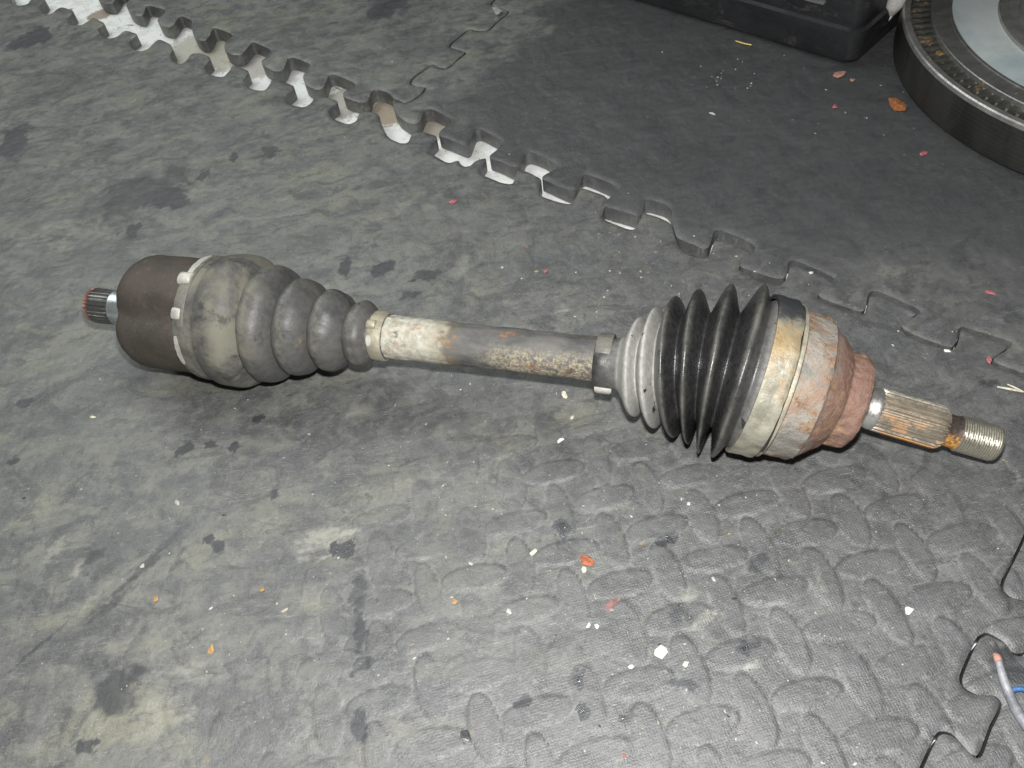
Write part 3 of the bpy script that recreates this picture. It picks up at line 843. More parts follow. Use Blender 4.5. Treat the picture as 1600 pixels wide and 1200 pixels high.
def spline(N, dep, ends=None):
    def fn(s, a, r):
        t = (a * N / (2 * math.pi)) % 1.0
        w = min(1, max(0, (abs(t - .5) - .16) / .16))
        k = 1.0
        if ends: k = max(0, min(1, (s - ends[0]) / ends[2], (ends[1] - s) / ends[2]))
        return r - dep * (1 - w) * k
    return fn


stub = lathe('splined_stub', [(i0, ri * .82), (i0 + .0015, ri * .93), (i0 + .003, ri)] + [(i0 + .003 + (i1 - i0 - .003) * k / 6, ri) for k in range(1, 7)], M['ispline'], axle, MW1, NS * 8, spline(NS, .0013, (i0 - .004, i1 + .001, .003)), smooth=25)
lathe('stub_collar', [(i1, ri * .9), (i1 + .0004, ri * .985), (i2, ri * .985)], M['icollar'], axle, MW1, 64)
cr_ = lathe('retaining_ring', [(i0 - .0012, ri * .70), (i0 - .0014, ri * .86), (i0 - .0004, ri * .965), (i0 + .0012, ri * .97), (i0 + .0014, ri * .80)], M['redring'], axle, MW1, 64, spline(NS, .0009), smooth=25)
lathe('stub_face', [(i0 - .0009, .0015), (i0 - .0009, ri * .70)], M['ispline'], axle, MW1, 48)

# inner boot: rounded convolutes shrinking towards the shaft
peaks = [(372, 502, 100.5), (400, 502, 103.5), (432, 505, 92), (474, 511, 75.5), (521, 518, 64.5), (570, 524, 51.5)]
pk = [(S1(x), R1(x, h)) for x, y, h in peaks]


def boot_profile(pts, vr, lead, tail, k=16, lean=0.0):
    """overlapping cone-like folds: round crest close to the crease on its big side, long slope to the next crease"""
    prof = list(lead); ridge = [0] * len(lead)
    for i, (s, r) in enumerate(pts):
        sa = pts[i - 1][0] + .64 * (s - pts[i - 1][0]) if i else prof[-1][0]
        ra = min(pts[i - 1][1], r) * vr[i - 1] if i else prof[-1][1]
        sb = s + .64 * (pts[i + 1][0] - s) if i + 1 < len(pts) else tail[0][0]
        rb = min(pts[i + 1][1], r) * vr[i] if i + 1 < len(pts) else tail[0][1]
        for q in range(1, k + 1):
            t = q / k
            if t < .4:
                u = 1 - t / .4; f = (1 - u ** 2.2) ** .62; prof.append((s + (sa - s) * u, ra + (r - ra) * f))
            else:
                u = (t - .4) / .6; f = 1 - u ** 2.3; prof.append((s + (sb - s) * u, rb + (r - rb) * f))
            ridge.append(max(0, 1 - abs(t - .36) / .2))
    prof += tail[1:]; ridge += [0] * (len(tail) - 1)
    return prof, ridge


bs = S1(332)
lead = [(bs + .001, R1(320, 84)), (bs, R1(320, 93)), (bs + .0008, R1(320, 94)), (bs + .010, R1(332, 95.5)), (bs + .0112, R1(336, 95))]
pk2 = [(S1(387), R1(387, 103.5)), (S1(430), R1(430, 92)), (S1(473), R1(473, 76)), (S1(520), R1(520, 64)), (S1(568), R1(568, 51))]
tail = [(S1(584), R1(584, 40)), (S1(586), R1(586, 37)), (S1(608), R1(608, 36)), (S1(609), R1(609, 33))]
prof, ridge = boot_profile(pk2, [.90, .86, .77, .77], lead, tail, 20)
boot1 = lathe('rubber_boot', prof, M['iboot'], axle, MW1, 144, cap=(False, False), smooth=60, jitter=.0010, rough_=0.0, attrs={'ridge': lambda s, a, i: ridge[i]})
boot1['label'] = 'dusty grey tapering rubber boot on the inner joint'


def ear(name, mat, parent, mw, s, th, r, w, l, h, tilt=0.0):
    """a crimped clamp ear: an arched little block standing on the band"""
    bm = bmesh.new()
    n = 9; rows = []
    for k in range(n):
        t = k / (n - 1); a = th + (t - .5) * l / r
        hh = r + h * (math.sin(math.pi * t) ** .45) + .0003
        row = []
        for q, (ss, zz) in enumerate(((-.5, 0), (-.5, .85), (-.38, 1), (.38, 1), (.5, .85), (.5, 0))):
            rr = r - .001 + (hh - r + .001) * zz
            s2 = s + ss * w + tilt * (t - .5) * l
            row.append(bm.verts.new((s2, -rr * math.sin(a), rr * math.cos(a))))
        rows.append(row)
    for k in range(n - 1):
        for q in range(5):
            bm.faces.new((rows[k][q], rows[k][q + 1], rows[k + 1][q + 1], rows[k + 1][q]))
    bm.faces.new(rows[0][::-1]); bm.faces.new(rows[-1])
    bmesh.ops.recalc_face_normals(bm, faces=bm.faces[:])
    me = bpy.data.meshes.new(name); bm.to_mesh(me); bm.free()
    me.materials.append(mat); me.shade_smooth(); me.set_sharp_from_angle(angle=math.radians(40))
    o = bpy.data.objects.new(name, me); COL.objects.link(o)
    o.parent = parent
    o.matrix_local = (parent.matrix_world.inverted() @ mw)
    return o


bpy.context.view_layer.update()
# big clamp of the inner boot: thin band at the edge with pale worn arc and two ears
cb = lathe('boot_clamp', [(bs - .0012, R1(320, 88)), (bs - .0014, R1(320, 94.2)), (bs + .0003, R1(320, 95.4)), (bs + .0058, R1(326, 96.6)), (bs + .0066, R1(326, 96.0)), (bs + .0066, R1(326, 92))], M['clamp_dull'], axle, MW1, 144, cap=(False, False), jitter=.0003)
bpy.context.view_layer.update()
ear('clamp_ear', M['clamp_ear'], cb, MW1, bs + .0012, TH1 - SGN * math.radians(34), R1(320, 95), .0085, .0085, .0026)
ear('clamp_ear', M['clamp_ear'], cb, MW1, bs + .0014, TH1 + SGN * math.radians(0), R1(320, 95), .0060, .0070, .0013)


def strip(name, mat, parent, mw, s, th0, th1, r0, w, thick=.0005, n=40):
    V = []; F = []
    for k in range(n + 1):
        a = th0 + (th1 - th0) * k / n
        ww = w * (.25 + .75 * math.sin(math.pi * (k + .6) / (n + 1.2)) ** .5) * (1 + .25 * mnoise.noise(Vector((k * .5, 1, s * 50))))
        for ss, rr in ((-.5, r0), (-.5, r0 + thick), (.5, r0 + thick), (.5, r0)):
            V.append((s + ss * ww, -rr * math.sin(a), rr * math.cos(a)))
    for k in range(n):
        for q in range(3):
            F.append((k * 4 + q, k * 4 + q + 1, (k + 1) * 4 + q + 1, (k + 1) * 4 + q))
    o = mesh_obj(name, V, F, mat, None, 40)
    o.parent = parent; o.matrix_local = parent.matrix_world.inverted() @ mw
    return o


strip('clamp_tongue', M['clamp_ear'], cb, MW1, bs + .0022, TH1 - SGN * math.radians(36), TH1 - SGN * math.radians(74), R1(320, 95.8), .0042)
strip('clamp_tongue', M['clamp_ear'], cb, MW1, bs + .0006, TH1 + SGN * math.radians(20), TH1 + SGN * math.radians(50), R1(320, 95.2), .0034)
# small clamp of the inner boot
rs = R1(600, 38.5)
cs_ = lathe('boot_clamp', [(S1(588), rs * .9), (S1(588) - .0001, rs), (S1(590), rs * 1.03), (S1(606), rs * 1.02), (S1(608), rs * .98), (S1(608), rs * .88)], M['clamp_old'], axle, MW1, 96, cap=(False, False), jitter=.0004)
bpy.context.view_layer.update()
ear('clamp_ear', M['clamp_old'], cs_, MW1, S1(593), TH1 - SGN * math.radians(24), rs, .0055, .0060, .0022)
strip('clamp_tongue', M['clamp_ear'], cs_, MW1, S1(592), TH1 + SGN * math.radians(2), TH1 + SGN * math.radians(26), rs * 1.02, .0032, .0008)

# bar between the joints
sh0, sh1 = S1(604), S1(1150)
rsh = R1(780, 34)
MWS = frame(PL + D1 * sh0, D1)
prof = [(0, rsh * 1.03)] + [((S1(x) - sh0), rsh * k) for x, k in ((616, 1.03), (700, 1.02), (716, .985), (800, .985), (900, 1.0), (926, 1.01))]
fine = []
for (a, ra), (b, rb) in zip(prof, prof[1:]):
    for k in range(10): fine.append((a + (b - a) * k / 10, ra + (rb - ra) * k / 10))
fine += [prof[-1], (sh1 - sh0, rsh)]
lathe('axle_bar', fine, M['shaft'], axle, MWS, 96, attrs={'low': low_attr(TH1)}, jitter=.0006)

# outer boot: sharp bellows bending round into the outer joint
# photo x, y of the ring's middle, half height, lean in the picture (degrees), lean towards the camera, crest, dried grey film
nodes = [(931, 565.5, 35.5, 6.4, -.24, 0, 0), (934, 566, 39, 6.4, -.24, 0, 0), (966, 569, 40.5, 6, -.26, 0, .3), (973, 570, 45, 6, -.30, 0, 1), (997, 574, 78, 4.3, -.37, 1, 1), (1006, 575, 57, 3.4, -.38, 0, 1),
         (1025, 575, 95, 2, -.38, 1, 1), (1037, 574, 71, 1.6, -.38, 0, .7), (1056, 573, 111, 1.2, -.38, 1, 0), (1069, 573, 80, 2.6, -.36, 0, 0), (1085, 573, 122, 4.2, -.33, 1, 0), (1100, 574, 84, 7.6, -.30, 0, 0),
         (1118, 576.5, 134, 11.4, -.27, 1, 0), (1134, 578, 91, 14.4, -.24, 0, 0), (1153, 581, 140.5, 17, -.20, 1, 0), (1168, 584.5, 117, 16.8, -.18, 0, .12), (1176, 586.5, 121.5, 16.5, -.17, 0, .35), (1218, 596, 121.5, 16.2, -.16, 0, 0), (1219, 597, 112, 16.2, -.16, 0, 0)]
rings = []
for (a, b) in zip(nodes, nodes[1:]):
    nst = 9 if (a[5] or b[5]) else 3
    for k in range(nst):
        t = k / nst
        u = (1 - t) if b[5] else t
        fl_ = 1 - (math.sqrt(u * u + .045) - .2121) / (math.sqrt(1.045) - .2121)
        fl_ = .65 * fl_ + .35 * (fl_ * fl_ * (3 - 2 * fl_))
        tr = (fl_ if b[5] else 1 - fl_) if (a[5] or b[5]) else t
        rings.append([a[i] + (b[i] - a[i]) * (tr if i == 2 else t) for i in range(7)])
rings.append(list(nodes[-1]))
SEG = 144
V = []; F = []; GREY = []; RIDGE = []
for k, (x, y, h, ph, til, cst, gry) in enumerate(rings):
    z = ZL + (ZR - ZL) * (S1(x) / (PR - PL).length)
    P = ground(x, y, z)
    cf = math.sqrt(1 - til * til)
    d = cf * math.cos(math.radians(ph)) * RT - cf * math.sin(math.radians(ph)) * UP + til * FW
    mw = frame(P, d)
    r = h * depth(P) / FPX
    for q in range(SEG):
        a = 2 * math.pi * q / SEG
        rr = r + (.0010 * mnoise.noise(Vector((x * .03, math.cos(a) * 1.6, math.sin(a) * 1.6))) if x > 975 else 0)
        w = mw @ Vector((0, -rr * math.sin(a), rr * math.cos(a)))
        if w.z < .0012: w.z = .0012 + (k % 3) * .0001
        V.append(w)
        GREY.append(gry)
        RIDGE.append(max(0, cst * 3.2 - 2.2))
for i in range(len(rings) - 1):
    for q in range(SEG):
        q2 = (q + 1) % SEG
        F.append((i * SEG + q, i * SEG + q2, (i + 1) * SEG + q2, (i + 1) * SEG + q))
inv = MW1.inverted()
boot2 = mesh_obj('rubber_boot', [inv @ v for v in V], F, M['oboot'])
boot2.parent = axle; boot2.matrix_local = axle.matrix_world.inverted() @ MW1
boot2.data.shade_smooth()
for nm, dat in (('grey', GREY), ('ridge', RIDGE)):
    boot2.data.attributes.new(nm, 'FLOAT', 'POINT').data.foreach_set('value', [float(v) for v in dat])
boot2['label'] = 'black ribbed rubber boot with two pale grey folds on the outer joint'
# small clamp of the outer boot with a bent ear hanging underneath
rc = R1(945, 41)
c3 = lathe('boot_clamp', [(S1(934), rc * .9), (S1(934) - .0002, rc * .99), (S1(936), rc * 1.015), (S1(956), rc * 1.03), (S1(957.5), rc * 1.01), (S1(957.5), rc * .9)], M['clamp_dull'], axle, MW1, 96, cap=(False, False), jitter=.0003)
bpy.context.view_layer.update()
ear('clamp_ear', M['clamp_ear'], c3, MW1, S1(948), TH1 + SGN * math.radians(88), rc * 1.0, .0100, .0075, .0042)

# outer joint
D2n = D2
bw0, bw1 = S2(1172), S2(1212)
rb = R2(1192, 127)
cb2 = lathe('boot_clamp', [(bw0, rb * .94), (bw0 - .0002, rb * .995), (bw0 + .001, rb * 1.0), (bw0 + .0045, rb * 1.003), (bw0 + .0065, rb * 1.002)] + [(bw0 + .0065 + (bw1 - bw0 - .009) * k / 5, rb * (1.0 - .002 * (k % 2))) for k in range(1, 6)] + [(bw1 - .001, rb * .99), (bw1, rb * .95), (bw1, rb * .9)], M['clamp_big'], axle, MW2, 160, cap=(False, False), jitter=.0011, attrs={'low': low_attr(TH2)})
lip = S2(1217)
rl = R2(1217, 123)
lathe('boot_lip', [(bw1 - .002, rl * .94), (bw1 - .001, rl * .985), (bw1 + .0006, rl), (lip, rl * .995), (lip + .0008, rl * .96), (lip + .0008, rl * .88)], M['clamp_old'], axle, MW2, 144, cap=(False, False), jitter=.0008, attrs={'grey': lambda s, a, i: .25, 'ridge': lambda s, a, i: 0.4})
rr0 = R2(1244, 114)
q0 = S2(1214); q1 = S2(1262); q2 = S2(1300); q3 = S2(1303); q4 = S2(1336)
hp = [(q0, rr0 * .80), (q0, rr0 * 1.0), (q0 + .001, rr0 * 1.02)]
hp += [(q0 + (q1 - q0) * k / 8, rr0 * (1.025 - .02 * (k / 8))) for k in range(1, 9)]
hp += [(q1 + .0012, rr0 * .965), (q1 + (q2 - q1) * .35, rr0 * .90), (q1 + (q2 - q1) * .7, rr0 * .80), (q2, rr0 * .705), (q2 + .0006, rr0 * .675), (q3, rr0 * .665), (q3 + .001, rr0 * .66)]
hp += [(q3 + (q4 - q3) * k / 5, rr0 * (.66 - .012 * k / 5)) for k in range(1, 5)] + [(q4 - .0015, rr0 * .64), (q4, rr0 * .615), (q4 + .0002, rr0 * .45), (q4 - .0008, .011)]
fine = []
for (a, ra), (b, rb_) in zip(hp, hp[1:]):
    n = 1 if abs(b - a) < .003 else 3
    for k in range(n): fine.append((a + (b - a) * k / n, ra + (rb_ - ra) * k / n))
fine.append(hp[-1])


def cast(s, a, r):
    n = mnoise.noise(Vector((s * 90, math.cos(a) * 3.6, math.sin(a) * 3.6))) * .0012 + mnoise.noise(Vector((s * 300, math.cos(a) * 12, math.sin(a) * 12))) * .0007
    return r + (n if r > .02 else 0)


oh = lathe('joint_housing', fine, M['ohouse'], axle, MW2, 168, cast, smooth=50)
oh['label'] = 'mottled pale and red rusted bell of the outer joint'
rk = R2(1360, 34.5)
k0, k1, k2, k3, k4, k5 = q4 - .001, S2(1368), S2(1471), S2(1483), S2(1492), S2(1557)
cw = k1 - k0
lathe('stub_collar', [(k0, rk * 1.10), (k0 + cw * .08, rk * 1.02), (k0 + cw * .2, rk * .955), (k0 + cw * .35, rk * .925), (k0 + cw * .5, rk * .925), (k0 + cw * .65, rk * .945), (k0 + cw * .8, rk * .975), (k0 + cw * .92, rk * .99), (k1, rk * .975), (k1 + .0008, rk * .94)], M['collar'], axle, MW2, 96, cap=(False, False))
NO = 25
lathe('splined_stub', [(k1, rk * .9), (k1 + .0002, rk * .97)] + [(k1 + .0006 + (k2 - k1 - .003) * k / 8, rk * (1 + .01 * k / 8)) for k in range(9)] + [(k2, rk * .93), (k2 + .0008, rk * .82)], M['ospline'], axle, MW2, NO * 8, spline(NO, .0019, (k1 - .003, k2 + .004, .004)), smooth=25, attrs={'low': low_attr(TH2)})
lathe('stub_neck', [(k2 - .001, rk * .80), (k2 + .001, rk * .755), (k3, rk * .745), (k4 - .001, rk * .745), (k4 + .001, rk * .78)], M['neck'], axle, MW2, 80, cap=(False, False), attrs={'low': low_attr(TH2)})
rt = rk * .835
npt = int((k5 - k4 - .002) / .0013 * 8)
tp = [(k4, rt * .8), (k4 + .0002, rt * .88), (k4 + .0012, rt * .95)] + [(k4 + .0013 + (k5 - k4 - .0033) * k / npt, rt) for k in range(npt + 1)] + [(k5 - .0006, rt * .93), (k5, rt * .86), (k5 + .0001, rt * .35), (k5 - .001, .0015)]


def helix(s, a, r):
    if r < rt * .99: return r
    t = ((s - k4) / .0013 - a / (2 * math.pi)) % 1.0
    return r - .00042 * (1 - abs(t * 2 - 1))


te = lathe('threaded_end', tp, M['thread'], axle, MW2, 96, helix, smooth=30)

# ------------------------------------------------------------------ flywheel
FC = np.array([0.5622, 0.5865]); FH = 0.040; FR = 0.2000
fly = empty('flywheel', (FC[0], FC[1], 0.0012))
tag(fly, 'large steel flywheel with toothed ring lying at the right edge', 'flywheel')
bpy.context.view_layer.update()


def turn(name, prof, mat, parent, seg=240, smooth=30, rmod=None):
    V = []; F = []; n = len(prof)
    for r, z in prof:
        for k in range(seg):
            a = 2 * math.pi * k / seg
            rr, zz = (r, z) if rmod is None else rmod(r, z, a)
            V.append((rr * math.cos(a), rr * math.sin(a), zz))
    for i in range(n - 1):
        for k in range(seg):
            k2 = (k + 1) % seg
            F.append((i * seg + k, i * seg + k2, (i + 1) * seg + k2, (i + 1) * seg + k))
    o = mesh_obj(name, V, F, mat, parent, smooth)
    return o


turn('drum', [(FR - .03, .0006), (FR - .012, .0006), (FR - .004, .0018), (FR - .0008, .005), (FR, .009), (FR, FH - .006), (FR - .0006, FH - .004)], M['drum'], fly)
turn('rim', [(FR - .0006, FH - .004), (FR - .0010, FH - .001), (FR - .0020, FH), (FR - .0062, FH), (FR - .0070, FH - .001), (FR - .0072, FH - .012)], M['rim'], fly)
NG = 124
gr = FR - .0078


def teeth(r, z, a):
    t = (a * NG / (2 * math.pi)) % 1.0
    w = min(1, max(0, (abs(t - .5) - .17) / .14))
    return (r - (.0085 * w if r > FR - .014 else 0), z - (.0004 * w))


gear = turn('ring_gear', [(gr, FH - .013), (gr, FH - .0062), (gr - .0014, FH - .0044), (FR - .0135, FH - .0036), (FR - .0225, FH - .0030)], M['gear'], fly, NG * 8, 25, teeth)
turn('gear_seat', [(FR - .0070, FH - .0130), (FR - .0225, FH - .0130)], M['gear'], fly)
turn('face_band', [(FR - .0226, FH - .0130), (FR - .0226, FH + .0004), (FR - .0232, FH + .0010), (FR - .0362, FH + .0012), (FR - .0366, FH + .0020), (FR - .0388, FH + .0020)], M['band'], fly)
turn('clutch_face', [(FR - .0388, FH + .0020), (FR - .0394, FH + .0004), (.126, FH + .0004)], M['disc'], fly)
turn('hub_ring', [(.126, FH + .0004), (.1256, FH + .0030), (.1246, FH + .0036), (.1190, FH + .0036), (.1182, FH + .0026), (.110, FH + .0018), (.1096, FH + .0040), (.085, FH + .0040), (.083, FH - .003), (.045, FH - .005), (.036, FH - .005), (.034, FH - .018)], M['rim'], fly)

# ------------------------------------------------------------------ black crate
KC = Vector(ground(1330, 107)); ul = (Vector(ground(980, 0)) - KC); ul.z = 0; ul.normalize()
ur = Vector((-ul.y, ul.x, 0)); ur = ur if ur.y > 0 else -ur
CL, CD, CHT = 0.46, 0.32, 0.26
mc = Matrix((ul, ur, Vector((0, 0, 1)))).transposed().to_4x4()
crate = empty('plastic_crate', KC)
crate.matrix_world = Matrix.Translation((KC.x, KC.y, 0.0015)) @ mc
tag(crate, 'black scuffed plastic crate standing beside the flywheel at the top edge', 'crate')
bpy.context.view_layer.update()


def rrect(x0, y0, x1, y1, r, n=8):
    pts = []
    for cx, cy, a0 in ((x1 - r, y1 - r, 0), (x0 + r, y1 - r, 90), (x0 + r, y0 + r, 180), (x1 - r, y0 + r, 270)):
        for k in range(n + 1):
            a = math.radians(a0 + 90 * k / n); pts.append((cx + r * math.cos(a), cy + r * math.sin(a)))
    return pts


def crate_body():
    bm = bmesh.new(); prev = None
    flare = lambda z: -.0020 - z * .06
    lev = [(0.0, .006), (0.002, .002), (0.006, 0.0), (0.032, 0.0), (0.034, .0030), (0.042, .0030), (CHT - .03, .0035), (CHT - .028, -.004), (CHT, -.004), (CHT, .005), (.006, .0085)]
    lp = None
    for z, ins in lev:
        k = flare(z) + ins
        pts = rrect(k, k, CL - k, CD - k, .012)
        lp = [bm.verts.new((x, y, z)) for x, y in pts]
        if prev:
            n = len(lp)
            for i in range(n): bm.faces.new((prev[i], prev[(i + 1) % n], lp[(i + 1) % n], lp[i]))
        else: bm.faces.new(lp[::-1])
        prev = lp
    bm.faces.new(lp)
    bmesh.ops.recalc_face_normals(bm, faces=bm.faces[:])
    me = bpy.data.meshes.new('crate_body'); bm.to_mesh(me); bm.free()
    return me


cbm = crate_body(); cbm.materials.append(M['crate'])
tmp = bpy.data.objects.new('crate_shell', cbm); COL.objects.link(tmp); tmp.parent = crate
cut = []


def cutter(x0, x1, y0, y1, z0, z1):
    V = [(x, y, z) for x in (x0, x1) for y in (y0, y1) for z in (z0, z1)]
    o = mesh_obj('cut', V, [(0, 1, 3, 2), (4, 6, 7, 5), (0, 4, 5, 1), (2, 3, 7, 6), (0, 2, 6, 4), (1, 5, 7, 3)], None)
    bm = bmesh.new(); bm.from_mesh(o.data); bmesh.ops.recalc_face_normals(bm, faces=bm.faces[:]); bm.to_mesh(o.data); bm.free()
    o.parent = crate; cut.append(o)


for k in range(5): cutter(.034 + k * .09, .034 + k * .09 + .045, -.03, .03, .052, .064)
for k in range(3): cutter(-.03, .03, .05 + k * .10, .11 + k * .10, .054, .066)
for o in cut:
    md = tmp.modifiers.new('b', 'BOOLEAN'); md.operation = 'DIFFERENCE'; md.object = o; md.solver = 'EXACT'
bpy.context.view_layer.update()
dg = bpy.context.evaluated_depsgraph_get()
newme = bpy.data.meshes.new_from_object(tmp.evaluated_get(dg))
tmp.modifiers.clear(); tmp.data = newme
newme.shade_smooth(); newme.set_sharp_from_angle(angle=math.radians(30))
for o in cut: bpy.data.objects.remove(o)


def box(name, x0, x1, y0, y1, z0, z1, mat, parent, bev=.0008):
    bm = bmesh.new()
    bmesh.ops.create_cube(bm, size=1)
    for v in bm.verts: v.co = ((x0 + x1) / 2 + v.co.x * (x1 - x0), (y0 + y1) / 2 + v.co.y * (y1 - y0), (z0 + z1) / 2 + v.co.z * (z1 - z0))
    bmesh.ops.bevel(bm, geom=bm.edges[:], offset=bev, segments=2, affect='EDGES')
    me = bpy.data.meshes.new(name); bm.to_mesh(me); bm.free(); me.materials.append(mat)
    me.shade_smooth(); me.set_sharp_from_angle(angle=math.radians(40))
    o = bpy.data.objects.new(name, me); COL.objects.link(o); o.parent = parent
    return o


lipm = simple('worn_grey_lip', (0.14, 0.145, 0.15), .45, 0, .3)
for k in range(5): box('slot_lip', .033 + k * .09, .033 + k * .09 + .047, -.0065, .0015, .0492, .0518, lipm, crate)
for k in range(3): box('slot_lip', -.0065, .0015, .049 + k * .10, .111 + k * .10, .0512, .0538, lipm, crate)

# ------------------------------------------------------------------ small things on the mats
def convex_bit(name, px, py, size, flat, mat, label, cat, seed, group=None, elong=1.0, rot=None):
    size *= .78; flat *= .7
    r = random.Random(seed)
    bm = bmesh.new()
    for k in range(14):
        v = Vector((r.gauss(0, 1), r.gauss(0, 1), r.gauss(0, 1))).normalized()
        v *= r.uniform(.75, 1.0)
        bm.verts.new((v.x * size * elong, v.y * size, v.z * size * flat))
    res = bmesh.ops.convex_hull(bm, input=bm.verts[:])
    bmesh.ops.delete(bm, geom=[g for g in res['geom_interior'] if isinstance(g, bmesh.types.BMVert)], context='VERTS')
    zmin = min(v.co.z for v in bm.verts)
    me = bpy.data.meshes.new(name); bm.to_mesh(me); bm.free(); me.materials.append(mat)
    o = bpy.data.objects.new(name, me); COL.objects.link(o)
    P = ground(px, py)
    o.location = (P[0], P[1], top_z(P[0], P[1]) - zmin * .75)
    o.rotation_euler = (0, 0, r.uniform(0, 6.28) if rot is None else rot)
    tag(o, label, cat, group)
    return o


from mathutils.bvhtree import BVHTree
_bv = []
for m in (m1, m2, m3, m4):
    _bv.append(BVHTree.FromPolygons([v.co[:] for v in m.data.vertices], [p.vertices[:] for p in m.data.polygons]))


def top_z(x, y):
    for b in _bv:
        h = b.ray_cast(Vector((x, y, .05)), Vector((0, 0, -1)), .2)
        if h[0] is not None: return h[0].z
    return 0.0


B = dict(
    white=simple('white_paint_chip', (0.75, 0.74, 0.70), .6, 0, .12), cream=simple('cream_flake', (0.62, 0.58, 0.46), .7, 0, .2), orange=simple('orange_rust_flake', (0.33, 0.11, 0.055), .75, 0, .35),
    amber=simple('amber_crumb', (0.42, 0.25, 0.10), .7, 0, .25), pink=simple('pink_crumb', (0.46, 0.13, 0.15), .6, 0, .3), brown=simple('brown_leaf_bit', (0.30, 0.11, 0.035), .7, 0, .4), dull=simple('dull_pink_flake', (0.42, 0.22, 0.17), .75, 0, .25),
    dark=simple('black_pebble', (0.035, 0.037, 0.04), .35, 0, .3), smear=simple('faded_rust_smear', (0.20, 0.105, 0.095), .7, 0, .4, 250), grey=simple('grey_lint', (0.30, 0.30, 0.28), .9, 0, .3))
bits = [
    (917, 877, .0052, .42, 'orange', 'orange red rust flake in front of the outer boot', 'flake', 1.3), (912, 890, .0026, .5, 'cream', 'cream crumb touching the orange rust flake', 'crumb', 1.2),
    (833, 863, .0026, .5, 'cream', 'pale grey crumb left of the orange rust flake', 'crumb', 1.5), (1033, 1019, .0045, .45, 'white', 'largest white chip, on the near part of the mat', 'chip', 1.35),
    (1420, 955, .0032, .5, 'white', 'bright white chip alone near the right edge', 'chip', 1.3), (711, 941, .0024, .6, 'amber', 'amber crumb on the mat below the bare axle bar', 'crumb', 1.2), (1003, 849, .0014, .7, 'amber', 'tiny amber crumb to the right of the orange flake', 'crumb', 1.1),
    (932, 979, .0020, .6, 'white', 'white chip, rightmost of the close pair on the near mat', 'chip', 1.2), (918, 977, .0021, .6, 'white', 'white chip, leftmost of the close pair on the near mat', 'chip', 1.2), (986, 1042, .0018, .6, 'white', 'small white chip left of the largest white chip', 'chip', 1.2),
    (1071, 1038, .0020, .5, 'cream', 'cream chip right of the largest white chip', 'chip', 1.6), (1304, 168, .0040, .5, 'pink', 'red crumb below the corner of the black crate', 'crumb', 1.4), (1309, 119, .0075, .3, 'dull', 'dull pink flake at the corner of the black crate', 'flake', 1.7),
    (1332, 126, .0035, .4, 'dull', 'tiny pink shard beside the dull pink flake', 'flake', 1.2), (1442, 242, .0042, .4, 'pink', 'red crumb in front of the flywheel', 'crumb', 1.3), (708, 316, .0036, .35, 'pink', 'pink crumb below the white gap between the mats', 'crumb', 1.3),
    (852, 424, .0026, .5, 'pink', 'pink crumb behind the bare axle bar', 'crumb', 1.2), (1547, 458, .0030, .35, 'pink', 'pink crumb near the right end of the long seam', 'crumb', 1.8), (1546, 562, .0028, .5, 'pink', 'pink crumb lying on the long seam at the right edge', 'crumb', 1.5),
    (1481, 548, .0024, .6, 'white', 'white chip at the edge of the long seam', 'chip', 1.3), (1403, 163, .0115, .32, 'brown', 'brown leaf scrap against the flywheel wall', 'leaf', 1.7), (728, 1152, .0050, .5, 'dark', 'black glossy pebble at the near edge of the mat', 'pebble', 1.1),
    (882, 617, .0026, .35, 'cream', 'pale flake left of the hanging clamp ear', 'flake', 2.0), (894, 653, .0020, .6, 'cream', 'cream crumb under the bare axle bar', 'crumb', 1.2), (876, 690, .0024, .5, 'white', 'white chip in front of the bare axle bar', 'chip', 1.5),
    (775, 22, .0105, .45, 'grey', 'grey lint clump on the far mat', 'lint', 1.15), (147, 652, .0028, .6, 'cream', 'cream crumb on the left of the mat', 'crumb', 1.3), (246, 937, .0022, .5, 'amber', 'amber crumb on the near left of the mat', 'crumb', 1.6),
    (330, 1015, .0028, .4, 'amber', 'longest amber crumb on the near left of the mat', 'crumb', 1.7), (409, 921, .0021, .6, 'amber', 'amber crumb left of the wet oil spot', 'crumb', 1.2), (958, 946, .0055, .05, 'smear', 'flat faded red smear of rust on the near mat', 'flake', 1.4), (1267, 427, .0022, .5, 'white', 'white chip beside the seam behind the outer joint', 'chip', 1.3),
    (1100, 520, .0001, .5, 'white', None, None, 1)]
for k, (px, py, sz, flat, mk, lab, cat, el) in enumerate(bits):
    if lab is None: continue
    nm = {'chip': 'paint_chip', 'crumb': 'crumb', 'flake': 'flake', 'leaf': 'leaf_scrap', 'pebble': 'pebble', 'lint': 'lint_clump'}[cat]
    convex_bit(nm, px, py, sz, flat, B[mk], lab, cat, 100 + k, 'litter on the mats', el)


